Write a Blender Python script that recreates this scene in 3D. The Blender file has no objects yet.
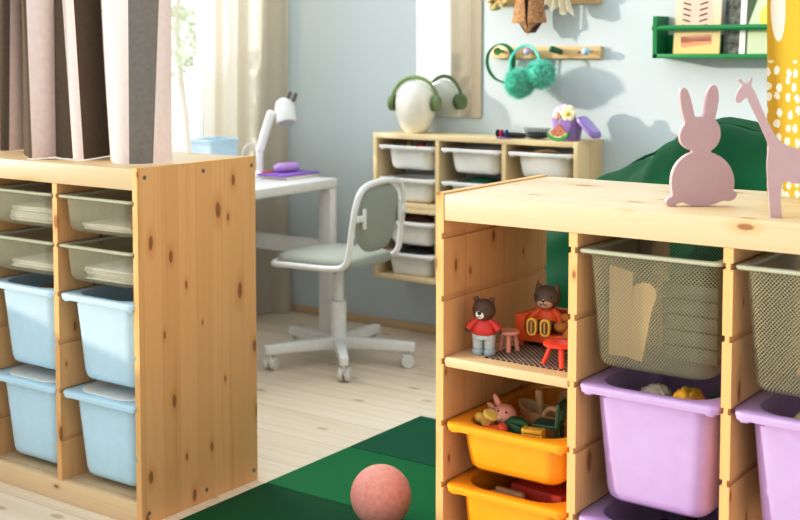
import bpy, bmesh, math, random
from mathutils import Vector, Matrix, Euler
from mathutils.geometry import tessellate_polygon
random.seed(7)
PI = math.pi
SC = bpy.context.scene
COL = SC.collection

# ------------------------------------------------------------------ materials
MATS = {}
def nmat(name):
    m = bpy.data.materials.new(name); m.use_nodes = True
    nt = m.node_tree
    return m, nt, nt.nodes, nt.links, nt.nodes['Principled BSDF']

def mnode(nt, op, a, b=None, c=None):
    n = nt.nodes.new('ShaderNodeMath'); n.operation = op
    for i, v in enumerate((a, b, c)):
        if v is None: continue
        if isinstance(v, (int, float)): n.inputs[i].default_value = v
        else: nt.links.new(v, n.inputs[i])
    return n.outputs[0]

def ramp(nt, fac, stops):
    r = nt.nodes.new('ShaderNodeValToRGB')
    el = r.color_ramp.elements
    while len(el) < len(stops): el.new(0.5)
    for e, (p, c) in zip(el, stops):
        e.position = p; e.color = (*c, 1) if len(c) == 3 else c
    nt.links.new(fac, r.inputs[0])
    return r.outputs[0]

def mixc(nt, fac, a, b, mode='MIX'):
    n = nt.nodes.new('ShaderNodeMix'); n.data_type = 'RGBA'; n.blend_type = mode
    for s, v in ((0, fac), (6, a), (7, b)):
        if isinstance(v, (int, float)): n.inputs[s].default_value = v
        elif isinstance(v, tuple): n.inputs[s].default_value = (*v, 1)
        else: nt.links.new(v, n.inputs[s])
    return n.outputs[2]

def maprange(nt, v, a, b, c=0.0, d=1.0):
    n = nt.nodes.new('ShaderNodeMapRange'); n.interpolation_type = 'SMOOTHSTEP'
    nt.links.new(v, n.inputs[0])
    for i, k in enumerate((a, b, c, d)): n.inputs[i + 1].default_value = k
    return n.outputs[0]

def plain(name, col, rough=0.5, spec=0.5, noise=0.0, nscale=30, bump=0.0, sheen=0.0, transl=0.0, metal=0.0, coat=0.0):
    """paint, plastic or cloth: one colour with a faint procedural mottling"""
    if name in MATS: return MATS[name]
    m, nt, N, L, b = nmat(name)
    b.inputs['Roughness'].default_value = rough
    b.inputs['Specular IOR Level'].default_value = spec
    b.inputs['Metallic'].default_value = metal
    b.inputs['Coat Weight'].default_value = coat
    if sheen: b.inputs['Sheen Weight'].default_value = sheen
    tc = N.new('ShaderNodeTexCoord')
    nz = N.new('ShaderNodeTexNoise'); nz.inputs['Scale'].default_value = nscale; nz.inputs['Detail'].default_value = 4
    L.new(tc.outputs['Object'], nz.inputs['Vector'])
    k = max(noise, 0.03)
    lo = tuple(max(0, c * (1 - k)) for c in col); hi = tuple(min(1, c * (1 + k)) for c in col)
    cc = ramp(nt, nz.outputs['Fac'], [(0.3, lo), (0.7, hi)])
    L.new(cc, b.inputs['Base Color'])
    if bump:
        bp = N.new('ShaderNodeBump'); bp.inputs['Strength'].default_value = bump; bp.inputs['Distance'].default_value = 0.002
        L.new(nz.outputs['Fac'], bp.inputs['Height']); L.new(bp.outputs[0], b.inputs['Normal'])
    if transl:
        t = N.new('ShaderNodeBsdfTranslucent'); L.new(cc, t.inputs['Color'])
        mx = N.new('ShaderNodeMixShader'); mx.inputs[0].default_value = transl
        L.new(b.outputs[0], mx.inputs[1]); L.new(t.outputs[0], mx.inputs[2])
        L.new(mx.outputs[0], N['Material Output'].inputs['Surface'])
    MATS[name] = m
    return m

def pine(name, grain, base=(0.80, 0.56, 0.30), dark=(0.62, 0.36, 0.15), pale=(0.90, 0.70, 0.44), stave=0.062, knot=0.62, kscale=(4.6, 11.0)):
    if name in MATS: return MATS[name]
    m, nt, N, L, b = nmat(name)
    tc = N.new('ShaderNodeTexCoord'); oi = N.new('ShaderNodeObjectInfo')
    sp = N.new('ShaderNodeSeparateXYZ'); L.new(tc.outputs['Object'], sp.inputs[0])
    off = mnode(nt, 'MULTIPLY', oi.outputs['Random'], 7.31)
    X, Y, Z = sp.outputs
    if grain == 'Z': g, c, h = Z, mnode(nt, 'ADD', Y, X), X
    elif grain == 'X': g, c, h = X, mnode(nt, 'SUBTRACT', Y, Z), Z
    else: g, c, h = Y, mnode(nt, 'ADD', X, Z), Z
    g = mnode(nt, 'ADD', g, off); c = mnode(nt, 'ADD', c, off)
    # wavy fibre
    cv = N.new('ShaderNodeCombineXYZ')
    L.new(mnode(nt, 'MULTIPLY', g, 2.2), cv.inputs[0]); L.new(mnode(nt, 'MULTIPLY', c, 9.0), cv.inputs[1])
    nw = N.new('ShaderNodeTexNoise'); nw.inputs['Scale'].default_value = 1.0; nw.inputs['Detail'].default_value = 2
    L.new(cv.outputs[0], nw.inputs['Vector'])
    wob = mnode(nt, 'MULTIPLY', mnode(nt, 'SUBTRACT', nw.outputs['Fac'], 0.5), 0.035)
    cw = mnode(nt, 'ADD', c, wob)
    cv2 = N.new('ShaderNodeCombineXYZ')
    L.new(mnode(nt, 'MULTIPLY', g, 1.3), cv2.inputs[0]); L.new(mnode(nt, 'MULTIPLY', cw, 85.0), cv2.inputs[1])
    ng = N.new('ShaderNodeTexNoise'); ng.inputs['Scale'].default_value = 1.0; ng.inputs['Detail'].default_value = 3
    L.new(cv2.outputs[0], ng.inputs['Vector'])
    col = ramp(nt, ng.outputs['Fac'], [(0.28, dark), (0.45, base), (0.62, base), (0.8, pale)])
    col = mixc(nt, 0.62, col, base)
    # glued staves of slightly different tone
    sidx = mnode(nt, 'FLOOR', mnode(nt, 'DIVIDE', c, stave))
    wn = N.new('ShaderNodeTexWhiteNoise'); wn.noise_dimensions = '1D'; L.new(sidx, wn.inputs['W'])
    tone = ramp(nt, wn.outputs['Value'], [(0.0, (0.91, 0.87, 0.82)), (1.0, (1.0, 1.0, 1.0))])
    col = mixc(nt, 1.0, col, tone, 'MULTIPLY')
    fr = mnode(nt, 'FRACT', mnode(nt, 'DIVIDE', c, stave))
    seam = mnode(nt, 'LESS_THAN', mnode(nt, 'ABSOLUTE', mnode(nt, 'SUBTRACT', fr, 0.5)), 0.49)
    seam = maprange(nt, seam, 0, 1, 0.86, 1.0)
    sm = N.new('ShaderNodeCombineXYZ')
    for i in range(3): L.new(seam, sm.inputs[i])
    col = mixc(nt, 0.5, col, sm.outputs[0], 'MULTIPLY')
    # knots: elongated dark spots with a halo
    kv = N.new('ShaderNodeCombineXYZ')
    L.new(mnode(nt, 'MULTIPLY', g, kscale[0]), kv.inputs[0]); L.new(mnode(nt, 'MULTIPLY', cw, kscale[1]), kv.inputs[1]); L.new(mnode(nt, 'MULTIPLY', h, 0.5), kv.inputs[2])
    vo = N.new('ShaderNodeTexVoronoi'); vo.inputs['Scale'].default_value = 1.0; vo.inputs['Randomness'].default_value = 1.0
    vo.voronoi_dimensions = '2D'
    L.new(kv.outputs[0], vo.inputs['Vector'])
    sc = N.new('ShaderNodeSeparateColor'); L.new(vo.outputs['Color'], sc.inputs[0])
    on = maprange(nt, sc.outputs[0], knot, knot + 0.02)
    size = mnode(nt, 'ADD', 0.045, mnode(nt, 'MULTIPLY', mnode(nt, 'POWER', sc.outputs[1], 1.6), 0.115))
    rel = mnode(nt, 'DIVIDE', vo.outputs['Distance'], size)
    core = mnode(nt, 'MULTIPLY', maprange(nt, rel, 1.0, 0.55), on)
    halo = mnode(nt, 'MULTIPLY', maprange(nt, rel, 2.6, 0.9), on)
    col = mixc(nt, mnode(nt, 'MULTIPLY', halo, 0.5), col, dark)
    col = mixc(nt, mnode(nt, 'MULTIPLY', core, 0.72), col, (0.20, 0.055, 0.014))
    L.new(col, b.inputs['Base Color'])
    b.inputs['Roughness'].default_value = 0.42; b.inputs['Specular IOR Level'].default_value = 0.35
    MATS[name] = m
    return m

def mesh_mat(name, col, pitch=0.006, hole=0.30):
    """perforated metal net: holes laid out in the UV map, which is in metres"""
    m, nt, N, L, b = nmat(name)
    b.inputs['Base Color'].default_value = (*col, 1); b.inputs['Roughness'].default_value = 0.45; b.inputs['Metallic'].default_value = 0.25
    uv = N.new('ShaderNodeUVMap'); sp = N.new('ShaderNodeSeparateXYZ'); L.new(uv.outputs[0], sp.inputs[0])
    u = mnode(nt, 'DIVIDE', sp.outputs[0], pitch); v = mnode(nt, 'DIVIDE', sp.outputs[1], pitch)
    a = mnode(nt, 'ADD', u, v); d = mnode(nt, 'SUBTRACT', u, v)
    fa = mnode(nt, 'ABSOLUTE', mnode(nt, 'SUBTRACT', mnode(nt, 'FRACT', a), 0.5))
    fd = mnode(nt, 'ABSOLUTE', mnode(nt, 'SUBTRACT', mnode(nt, 'FRACT', d), 0.5))
    mx = mnode(nt, 'MAXIMUM', fa, fd)
    solid = mnode(nt, 'GREATER_THAN', mx, hole)
    tr = N.new('ShaderNodeBsdfTransparent'); ms = N.new('ShaderNodeMixShader')
    L.new(solid, ms.inputs[0]); L.new(tr.outputs[0], ms.inputs[1]); L.new(b.outputs[0], ms.inputs[2])
    L.new(ms.outputs[0], N['Material Output'].inputs['Surface'])
    MATS[name] = m
    return m

# ------------------------------------------------------------------ mesh builder
class MB:
    def __init__(s): s.bm = bmesh.new(); s.uv = None
    def _set(s, faces, mi):
        for f in faces: f.material_index = mi
    def box(s, lo, hi, bev=0.0, mi=0, seg=2, rot=None, piv=None):
        vs = [s.bm.verts.new((x, y, z)) for x in (lo[0], hi[0]) for y in (lo[1], hi[1]) for z in (lo[2], hi[2])]
        q = [(0, 1, 3, 2), (4, 6, 7, 5), (0, 4, 5, 1), (2, 3, 7, 6), (0, 2, 6, 4), (1, 5, 7, 3)]
        fs = [s.bm.faces.new([vs[i] for i in k]) for k in q]
        s._set(fs, mi)
        allv = vs
        if bev:
            es = list({e for f in fs for e in f.edges})
            r = bmesh.ops.bevel(s.bm, geom=es, offset=bev, segments=seg, profile=0.5, affect='EDGES')
            allv = list({v for f in r['faces'] for v in f.verts} | {v for v in vs if v.is_valid})
            for v in allv:
                for f in v.link_faces: f.material_index = mi
        if rot is not None:
            p = Vector(piv if piv else ((lo[0] + hi[0]) / 2, (lo[1] + hi[1]) / 2, (lo[2] + hi[2]) / 2))
            bmesh.ops.rotate(s.bm, verts=allv, cent=p, matrix=Euler(rot).to_matrix())
        return allv
    def loft(s, loops, cap0=True, cap1=True, closed=False, mi=0, uv=False):
        rows = [[s.bm.verts.new(p) for p in lp] for lp in loops]
        n = len(rows[0]); fs = []
        lay = s.bm.loops.layers.uv.verify() if uv else None
        if uv:
            per = [0.0]
            for i in range(n): per.append(per[-1] + (Vector(loops[0][(i + 1) % n]) - Vector(loops[0][i])).length)
            hs = [0.0]
            for k in range(1, len(loops)): hs.append(hs[-1] + max(0.0001, (Vector(loops[k][0]) - Vector(loops[k - 1][0])).length))
        rng = range(len(rows) if closed else len(rows) - 1)
        for k in rng:
            a, b = rows[k], rows[(k + 1) % len(rows)]
            for i in range(n):
                j = (i + 1) % n
                f = s.bm.faces.new((a[i], a[j], b[j], b[i])); fs.append(f)
                if uv:
                    for lp, (uu, vv) in zip(f.loops, ((per[i], hs[k]), (per[i + 1], hs[k]), (per[i + 1], hs[k + 1]), (per[i], hs[k + 1]))):
                        lp[lay].uv = (uu, vv)
        caps = []
        if cap0 and not closed: caps.append(s.bm.faces.new(list(reversed(rows[0]))))
        if cap1 and not closed: caps.append(s.bm.faces.new(rows[-1]))
        if uv:
            for f in caps:
                for lp in f.loops: lp[lay].uv = (lp.vert.co.x, lp.vert.co.y)
        s._set(fs + caps, mi)
        return rows
    def tube(s, pts, r, closed=False, seg=10, mi=0, smooth=0, flat=None):
        P = [Vector(p) for p in pts]
        if smooth:
            Q = []
            n = len(P)
            for i in range(n if closed else n - 1):
                p0 = P[(i - 1) % n] if (closed or i > 0) else P[0]
                p1, p2 = P[i], P[(i + 1) % n]
                p3 = P[(i + 2) % n] if (closed or i + 2 < n) else P[-1]
                for k in range(smooth):
                    t = k / smooth
                    Q.append(0.5 * ((2 * p1) + (p2 - p0) * t + (2 * p0 - 5 * p1 + 4 * p2 - p3) * t * t + (3 * p1 - p0 - 3 * p2 + p3) * t ** 3))
            if not closed: Q.append(P[-1])
            P = Q
        n = len(P); loops = []
        rr = r if callable(r) else (lambda t: r)
        up = None
        for i in range(n):
            t = (P[(i + 1) % n] - P[(i - 1) % n]) if closed else (P[min(i + 1, n - 1)] - P[max(i - 1, 0)])
            t.normalize()
            if up is None:
                up = Vector((0, 0, 1)) if abs(t.z) < 0.9 else Vector((0, 1, 0))
            a = t.cross(up)
            if a.length < 1e-5: a = t.cross(Vector((1, 0, 0)))
            a.normalize(); b = a.cross(t).normalized(); up = b
            R = rr(i / max(1, n - 1))
            fa, fb = (R, R) if flat is None else (R * flat[0], R * flat[1])
            loops.append([P[i] + a * fa * math.cos(2 * PI * k / seg) + b * fb * math.sin(2 * PI * k / seg) for k in range(seg)])
        s.loft(loops, closed=closed, mi=mi)
    def ell(s, c, r, seg=20, rings=12, mi=0, rot=None):
        if isinstance(r, (int, float)): r = (r, r, r)
        M = Matrix.Translation(c) @ (Euler(rot).to_matrix().to_4x4() if rot else Matrix()) @ Matrix.Diagonal((*r, 1))
        d = bmesh.ops.create_uvsphere(s.bm, u_segments=seg, v_segments=rings, radius=1.0, matrix=M)
        for v in d['verts']:
            for f in v.link_faces: f.material_index = mi
        return d['verts']
    def lathe(s, prof, c=(0, 0, 0), seg=24, mi=0, cap=True, M=None):
        loops = []
        for r, z in prof:
            lp = [Vector((c[0] + r * math.cos(2 * PI * k / seg), c[1] + r * math.sin(2 * PI * k / seg), c[2] + z)) for k in range(seg)]
            if M is not None: lp = [M @ p for p in lp]
            loops.append(lp)
        s.loft(loops, cap0=cap, cap1=cap, mi=mi)
    def cyl(s, a, b, r, r2=None, seg=16, mi=0):
        s.tube([a, b], (lambda t: r + (r if r2 is None else r2) * t - r * t), seg=seg, mi=mi)
    def prism(s, poly, f0, f1, mi=0, bev=0.0, tri=False):
        """poly: 2-D points; f0,f1 map a 2-D point to its 3-D place on the first and second face"""
        a = [s.bm.verts.new(f0(p)) for p in poly]; b = [s.bm.verts.new(f1(p)) for p in poly]
        n = len(poly); fs = []
        tris = tessellate_polygon([[Vector((p[0], p[1], 0)) for p in poly]])
        for t in tris:
            for vs in ([a[i] for i in t], [b[i] for i in reversed(t)]):
                try: fs.append(s.bm.faces.new(vs))
                except ValueError: pass
        for i in range(n):
            j = (i + 1) % n
            fs.append(s.bm.faces.new((a[j], a[i], b[i], b[j])))
        s._set(fs, mi)
    def grid(s, fn, nu, nv, mi=0, closed_u=False, mif=None):
        V = [[s.bm.verts.new(fn(i / nu, j / nv)) for j in range(nv + 1)] for i in range(nu + (0 if closed_u else 1))]
        m = len(V)
        for i in range(nu):
            for j in range(nv):
                f = s.bm.faces.new((V[i][j], V[(i + 1) % m][j], V[(i + 1) % m][j + 1], V[i][j + 1]))
                f.material_index = mif(i, j) if mif else mi
    def build(s, name, mats, parent=None, loc=None, smooth=35, recalc=True):
        if recalc: bmesh.ops.recalc_face_normals(s.bm, faces=s.bm.faces)
        me = bpy.data.meshes.new(name); s.bm.to_mesh(me); s.bm.free()
        if not isinstance(mats, (list, tuple)): mats = [mats]
        for m in mats: me.materials.append(m)
        if smooth:
            me.shade_smooth(); me.set_sharp_from_angle(angle=math.radians(smooth))
        o = bpy.data.objects.new(name, me); COL.objects.link(o)
        if parent: o.parent = parent
        if loc is not None: o.location = loc
        return o

def tag(o, label, cat, group=None, kind=None):
    o['label'] = label; o['category'] = cat
    if group: o['group'] = group
    if kind: o['kind'] = kind
    return o
def thing(name, label, cat, loc=(0, 0, 0), rz=0, group=None):
    o = bpy.data.objects.new(name, None); COL.objects.link(o)
    o.empty_display_size = 0.05
    o.location = loc; o.rotation_euler = (0, 0, rz)
    return tag(o, label, cat, group)
def dup(root, loc, rz=None, label=None, group=None):
    r = root.copy(); COL.objects.link(r); r.location = loc
    if rz is not None: r.rotation_euler = (0, 0, rz)
    if label: r['label'] = label
    if group: r['group'] = group
    for ch in list(root.children):
        c = ch.copy(); COL.objects.link(c); c.parent = r
        for g in list(ch.children):
            d = g.copy(); COL.objects.link(d); d.parent = c
    return r
def struct(name, mb, m, **k):
    o = mb.build(name, m, **k); o['kind'] = 'structure'; return o

def rrect(w, d, r, z, yo=0.0, n=6, xo=0.0):
    """rounded rectangle: x centred, y from yo to yo+d"""
    pts = []
    for cx, cy, a0 in ((w / 2 - r, d - r, 0), (-w / 2 + r, d - r, PI / 2), (-w / 2 + r, r, PI), (w / 2 - r, r, 1.5 * PI)):
        for k in range(n + 1):
            a = a0 + (PI / 2) * k / n
            pts.append((xo + cx + r * math.cos(a), yo + cy + r * math.sin(a), z))
    return pts

# ------------------------------------------------------------------ colours
LP = dict(base=(0.75, 0.465, 0.215), dark=(0.60, 0.29, 0.09), pale=(0.88, 0.60, 0.31), knot=0.30, kscale=(5.4, 12.5))
pineZ = pine('pine_upright', 'Z', **LP)
pineX = pine('pine_lengthwise', 'X', base=(0.70, 0.54, 0.35), dark=(0.52, 0.31, 0.14), pale=(0.76, 0.62, 0.44), stave=0.11, knot=0.50, kscale=(4.6, 11.0))
pineXs = pine('pine_small', 'X', base=(0.72, 0.53, 0.32), dark=(0.60, 0.38, 0.18), pale=(0.78, 0.62, 0.42), stave=0.2, knot=0.6)
oldpineX = pine('pine_wall_unit', 'X', base=(0.80, 0.65, 0.42), dark=(0.66, 0.48, 0.26), pale=(0.9, 0.77, 0.55), stave=0.2, knot=0.85)
oldpineZ = pine('pine_wall_unit_upright', 'Z', base=(0.78, 0.62, 0.38), dark=(0.66, 0.47, 0.25), pale=(0.88, 0.74, 0.5), stave=0.1, knot=0.85)
screw_m = plain('screw_zinc', (0.22, 0.23, 0.2), 0.4, metal=0.6)
yellow_p = plain('yellow_plastic', (0.90, 0.36, 0.012), 0.32)
lilac_p = plain('lilac_plastic', (0.50, 0.345, 0.61), 0.34)
blue_p = plain('pale_blue_plastic', (0.50, 0.70, 0.83), 0.34)
white_p = plain('white_plastic', (0.82, 0.82, 0.80), 0.35)
lid_p = plain('milky_white_plastic', (0.80, 0.80, 0.76), 0.3)
white_m = plain('white_lacquer', (0.80, 0.80, 0.79), 0.35)
net_metal = plain('grey_green_metal', (0.52, 0.54, 0.42), 0.4, metal=0.35)
net = mesh_mat('grey_green_net', (0.30, 0.285, 0.18), pitch=0.0074, hole=0.37)
net_fine = mesh_mat('grey_green_fine_net', (0.34, 0.34, 0.25), pitch=0.0050, hole=0.36)
grey_fab = plain('grey_green_fabric', (0.36, 0.38, 0.33), 0.9, 0.2, noise=0.10, nscale=400, bump=0.15, sheen=0.2)
paper_m = plain('paper', (0.85, 0.82, 0.76), 0.8, 0.2)

# ------------------------------------------------------------------ setting
WY = 4.344      # inner face of the back wall
WX = -3.74      # inner face of the window wall
def wall_paint(name, col):
    m, nt, N, L, b = nmat(name)
    tc = N.new('ShaderNodeTexCoord'); nz = N.new('ShaderNodeTexNoise'); nz.inputs['Scale'].default_value = 90; nz.inputs['Detail'].default_value = 5
    L.new(tc.outputs['Object'], nz.inputs['Vector'])
    n2 = N.new('ShaderNodeTexNoise'); n2.inputs['Scale'].default_value = 1.3; L.new(tc.outputs['Object'], n2.inputs['Vector'])
    c = ramp(nt, n2.outputs['Fac'], [(0.3, tuple(k * 0.97 for k in col)), (0.7, tuple(min(1, k * 1.03) for k in col))])
    L.new(c, b.inputs['Base Color'])
    bp = N.new('ShaderNodeBump'); bp.inputs['Strength'].default_value = 0.08; bp.inputs['Distance'].default_value = 0.002
    L.new(nz.outputs['Fac'], bp.inputs['Height']); L.new(bp.outputs[0], b.inputs['Normal'])
    b.inputs['Roughness'].default_value = 0.75; b.inputs['Specular IOR Level'].default_value = 0.25
    return m
wall_m = wall_paint('blue_grey_wall_paint', (0.56, 0.64, 0.67))

def floor_material():
    m, nt, N, L, b = nmat('whitewashed_pine_floor')
    tc = N.new('ShaderNodeTexCoord'); sp = N.new('ShaderNodeSeparateXYZ'); L.new(tc.outputs['Object'], sp.inputs[0])
    X, Y, Z = sp.outputs
    W = 0.21
    yy = mnode(nt, 'DIVIDE', mnode(nt, 'SUBTRACT', Y, 3.131), W)
    idx = mnode(nt, 'FLOOR', yy); fr = mnode(nt, 'FRACT', yy)
    wn = N.new('ShaderNodeTexWhiteNoise'); wn.noise_dimensions = '1D'; L.new(idx, wn.inputs['W'])
    shift = mnode(nt, 'MULTIPLY', wn.outputs['Value'], 9.0)
    gx = mnode(nt, 'ADD', X, shift)
    cv = N.new('ShaderNodeCombineXYZ'); L.new(mnode(nt, 'MULTIPLY', gx, 1.2), cv.inputs[0]); L.new(mnode(nt, 'MULTIPLY', Y, 38), cv.inputs[1])
    ng = N.new('ShaderNodeTexNoise'); ng.inputs['Scale'].default_value = 1; ng.inputs['Detail'].default_value = 4; ng.inputs['Distortion'].default_value = 0.6
    L.new(cv.outputs[0], ng.inputs['Vector'])
    col = ramp(nt, ng.outputs['Fac'], [(0.3, (0.66, 0.54, 0.40)), (0.5, (0.78, 0.67, 0.54)), (0.75, (0.85, 0.76, 0.64))])
    col = mixc(nt, 0.45, col, (0.80, 0.69, 0.555))
    tone = ramp(nt, wn.outputs['Value'], [(0, (0.92, 0.9, 0.88)), (1, (1, 1, 1))])
    col = mixc(nt, 1.0, col, tone, 'MULTIPLY')
    kv = N.new('ShaderNodeCombineXYZ'); L.new(mnode(nt, 'MULTIPLY', gx, 4.5), kv.inputs[0]); L.new(mnode(nt, 'MULTIPLY', Y, 9), kv.inputs[1])
    vo = N.new('ShaderNodeTexVoronoi'); vo.voronoi_dimensions = '2D'; vo.inputs['Scale'].default_value = 1; L.new(kv.outputs[0], vo.inputs['Vector'])
    sc = N.new('ShaderNodeSeparateColor'); L.new(vo.outputs['Color'], sc.inputs[0])
    k = mnode(nt, 'MULTIPLY', maprange(nt, vo.outputs['Distance'], 0.14, 0.06), maprange(nt, sc.outputs[0], 0.6, 0.64))
    col = mixc(nt, mnode(nt, 'MULTIPLY', k, 0.5), col, (0.34, 0.22, 0.12))
    gap = mnode(nt, 'MINIMUM', fr, mnode(nt, 'SUBTRACT', 1.0, fr))
    g = maprange(nt, gap, 0.0, 0.014)
    col = mixc(nt, mnode(nt, 'MULTIPLY', mnode(nt, 'SUBTRACT', 1.0, g), 0.55), col, (0.32, 0.22, 0.13))
    L.new(col, b.inputs['Base Color'])
    b.inputs['Roughness'].default_value = 0.42; b.inputs['Specular IOR Level'].default_value = 0.35
    return m

mb = MB(); mb.box((-3.9, -1.2, -0.08), (2.2, WY + 0.12, 0.0)); struct('floor', mb, floor_material(), smooth=0)
mb = MB(); mb.box((-3.9, WY, 0), (2.2, WY + 0.12, 2.6)); struct('wall_back', mb, wall_m, smooth=0)
# window wall: opening from Y=-0.9 to 3.93, sill at 0.62
WO0, WO1, SILL, HEAD = -0.9, 4.20, 0.62, 2.35
mb = MB()
mb.box((WX - 0.14, -1.2, 0), (WX, WY, SILL))
mb.box((WX - 0.14, -1.2, HEAD), (WX, WY, 2.6))
mb.box((WX - 0.14, WO1, SILL), (WX, WY, HEAD))
mb.box((WX - 0.14, -1.2, SILL), (WX, WO0, HEAD))
struct('wall_left', mb, wall_m, smooth=0)
bb_m = pine('pine_baseboard', 'X', base=(0.66, 0.5, 0.32), dark=(0.5, 0.34, 0.18), pale=(0.75, 0.6, 0.42), stave=0.3, knot=0.9)
mb = MB(); mb.box((WX, WY - 0.014, 0), (2.2, WY, 0.036), 0.003); struct('baseboard_back', mb, bb_m)
mb = MB(); mb.box((WX, -1.2, 0), (WX + 0.014, WY - 0.014, 0.036), 0.003); struct('baseboard_left', mb, pine('pine_baseboard_side', 'Y', base=(0.66, 0.5, 0.32), dark=(0.5, 0.34, 0.18), pale=(0.75, 0.6, 0.42), stave=0.3, knot=0.9))
# window: frame, mullions, panes
win = bpy.data.objects.new('window_1', None); COL.objects.link(win); win['kind'] = 'structure'
win.location = (WX - 0.08, 0, 0)
frame_w = plain('window_white_paint', (0.85, 0.85, 0.83), 0.4)
mb = MB()
mb.box((-0.03, WO0, SILL), (0.03, WO1, SILL + 0.05), 0.004)
mb.box((-0.03, WO0, HEAD - 0.05), (0.03, WO1, HEAD), 0.004)
for y in (WO0, 0.1, 1.1, 2.2, 3.985, WO1 - 0.045):
    mb.box((-0.03, y, SILL + 0.05), (0.03, y + 0.045, HEAD - 0.05), 0.004)
mb.build('window_frame', frame_w, win)
m, nt, N, L, b = nmat('window_glass')
tr = N.new('ShaderNodeBsdfTransparent'); tr.inputs[0].default_value = (0.98, 0.99, 0.99, 1)
gl = N.new('ShaderNodeBsdfGlossy'); gl.inputs['Roughness'].default_value = 0.02
lw = N.new('ShaderNodeLayerWeight'); lw.inputs[0].default_value = 0.25
ms = N.new('ShaderNodeMixShader'); L.new(mnode(nt, 'MULTIPLY', lw.outputs['Fresnel'], 0.5), ms.inputs[0]); L.new(tr.outputs[0], ms.inputs[1]); L.new(gl.outputs[0], ms.inputs[2])
L.new(ms.outputs[0], N['Material Output'].inputs['Surface'])
glass_m = m
mb = MB(); mb.box((-0.003, WO0 + 0.04, SILL + 0.045), (0.003, WO1 - 0.04, HEAD - 0.045)); mb.build('pane', glass_m, win, smooth=0)

# ------------------------------------------------------------------ pine shelf units
T, CW = 0.018, 0.285
UW = T * 4 + CW * 3
GZ = [0.8206 - 0.13 * i for i in range(6)]
def notched(xa, xb, left, right, z1, gz, gd=0.005, gh=0.012):
    """outline in x,z of an upright with grooves on the chosen sides"""
    P = [(xa, 0.0)]
    R = [(xb, 0.0)]
    for z in sorted(gz):
        if z > z1: continue
        if right: R += [(xb, z - gh / 2), (xb - gd, z - gh / 2), (xb - gd, z + gh / 2), (xb, z + gh / 2)]
    R.append((xb, z1))
    Lft = [(xa, z1)]
    for z in sorted(gz, reverse=True):
        if z > z1: continue
        if left: Lft += [(xa, z + gh / 2), (xa + gd, z + gh / 2), (xa + gd, z - gh / 2), (xa, z - gh / 2)]
    return P + R + Lft
def floor_unit(label, loc, rz):
    t = thing('shelf_unit', label, 'shelf unit', loc, rz)
    H, D = 0.91, 0.44
    for k, (xa, lft, rgt) in enumerate(((0, False, True), (UW - T, True, False))):
        mb = MB(); poly = notched(xa, xa + T, lft, rgt, H, GZ)
        mb.prism(poly, lambda p: (p[0], 0, p[1]), lambda p: (p[0], D, p[1]))
        o = mb.build('side_panel', pineZ, t, smooth=0)
        for y, z in ((0.025, 0.885), (0.235, 0.885), (0.425, 0.885), (0.025, 0.03), (0.235, 0.03), (0.425, 0.03)):
            mb = MB(); xs = xa - 0.0008 if k == 0 else xa + T - 0.001
            mb.cyl((xs, y, z), (xs + 0.0018, y, z), 0.0055, seg=12)
            mb.build('screw', screw_m, o)
    for i in (1, 2):
        xa = i * (T + CW)
        mb = MB(); poly = notched(xa, xa + T, True, True, 0.853, GZ)
        poly = [(x, max(z, 0.06)) for x, z in poly]
        mb.prism(poly, lambda p: (p[0], 0, p[1]), lambda p: (p[0], D, p[1]))
        mb.build('divider', pineZ, t, smooth=0)
    mb = MB(); mb.box((T, 0.001, 0.853), (UW - T, D, 0.907), 0.0025); mb.build('top_panel', pineX, t)
    mb = MB(); mb.box((T, 0.002, 0.0), (UW - T, 0.024, 0.06), 0.002); mb.box((T, 0.0245, 0.042), (UW - T, D, 0.06)); mb.build('bottom_panel', pineX, t)
    return t
LX, LY = -2.262 - UW, 2.1255
RX, RY, RR = -1.383, 2.128, -0.0068
floor_unit('knotty pine floor shelf unit with blue bins, striped curtain hanging above it', (LX, LY, 0), 0)
floor_unit('knotty pine shelf unit with yellow and lilac bins, rabbit cut-out on top', (RX, RY, 0), RR)
def Rw(x, y, z):       # point of the right-hand unit in the room
    c, s = math.cos(RR), math.sin(RR)
    return (RX + c * x - s * y, RY + s * x + c * y, z)
def colx(i): return T + i * (T + CW) + CW / 2

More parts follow.
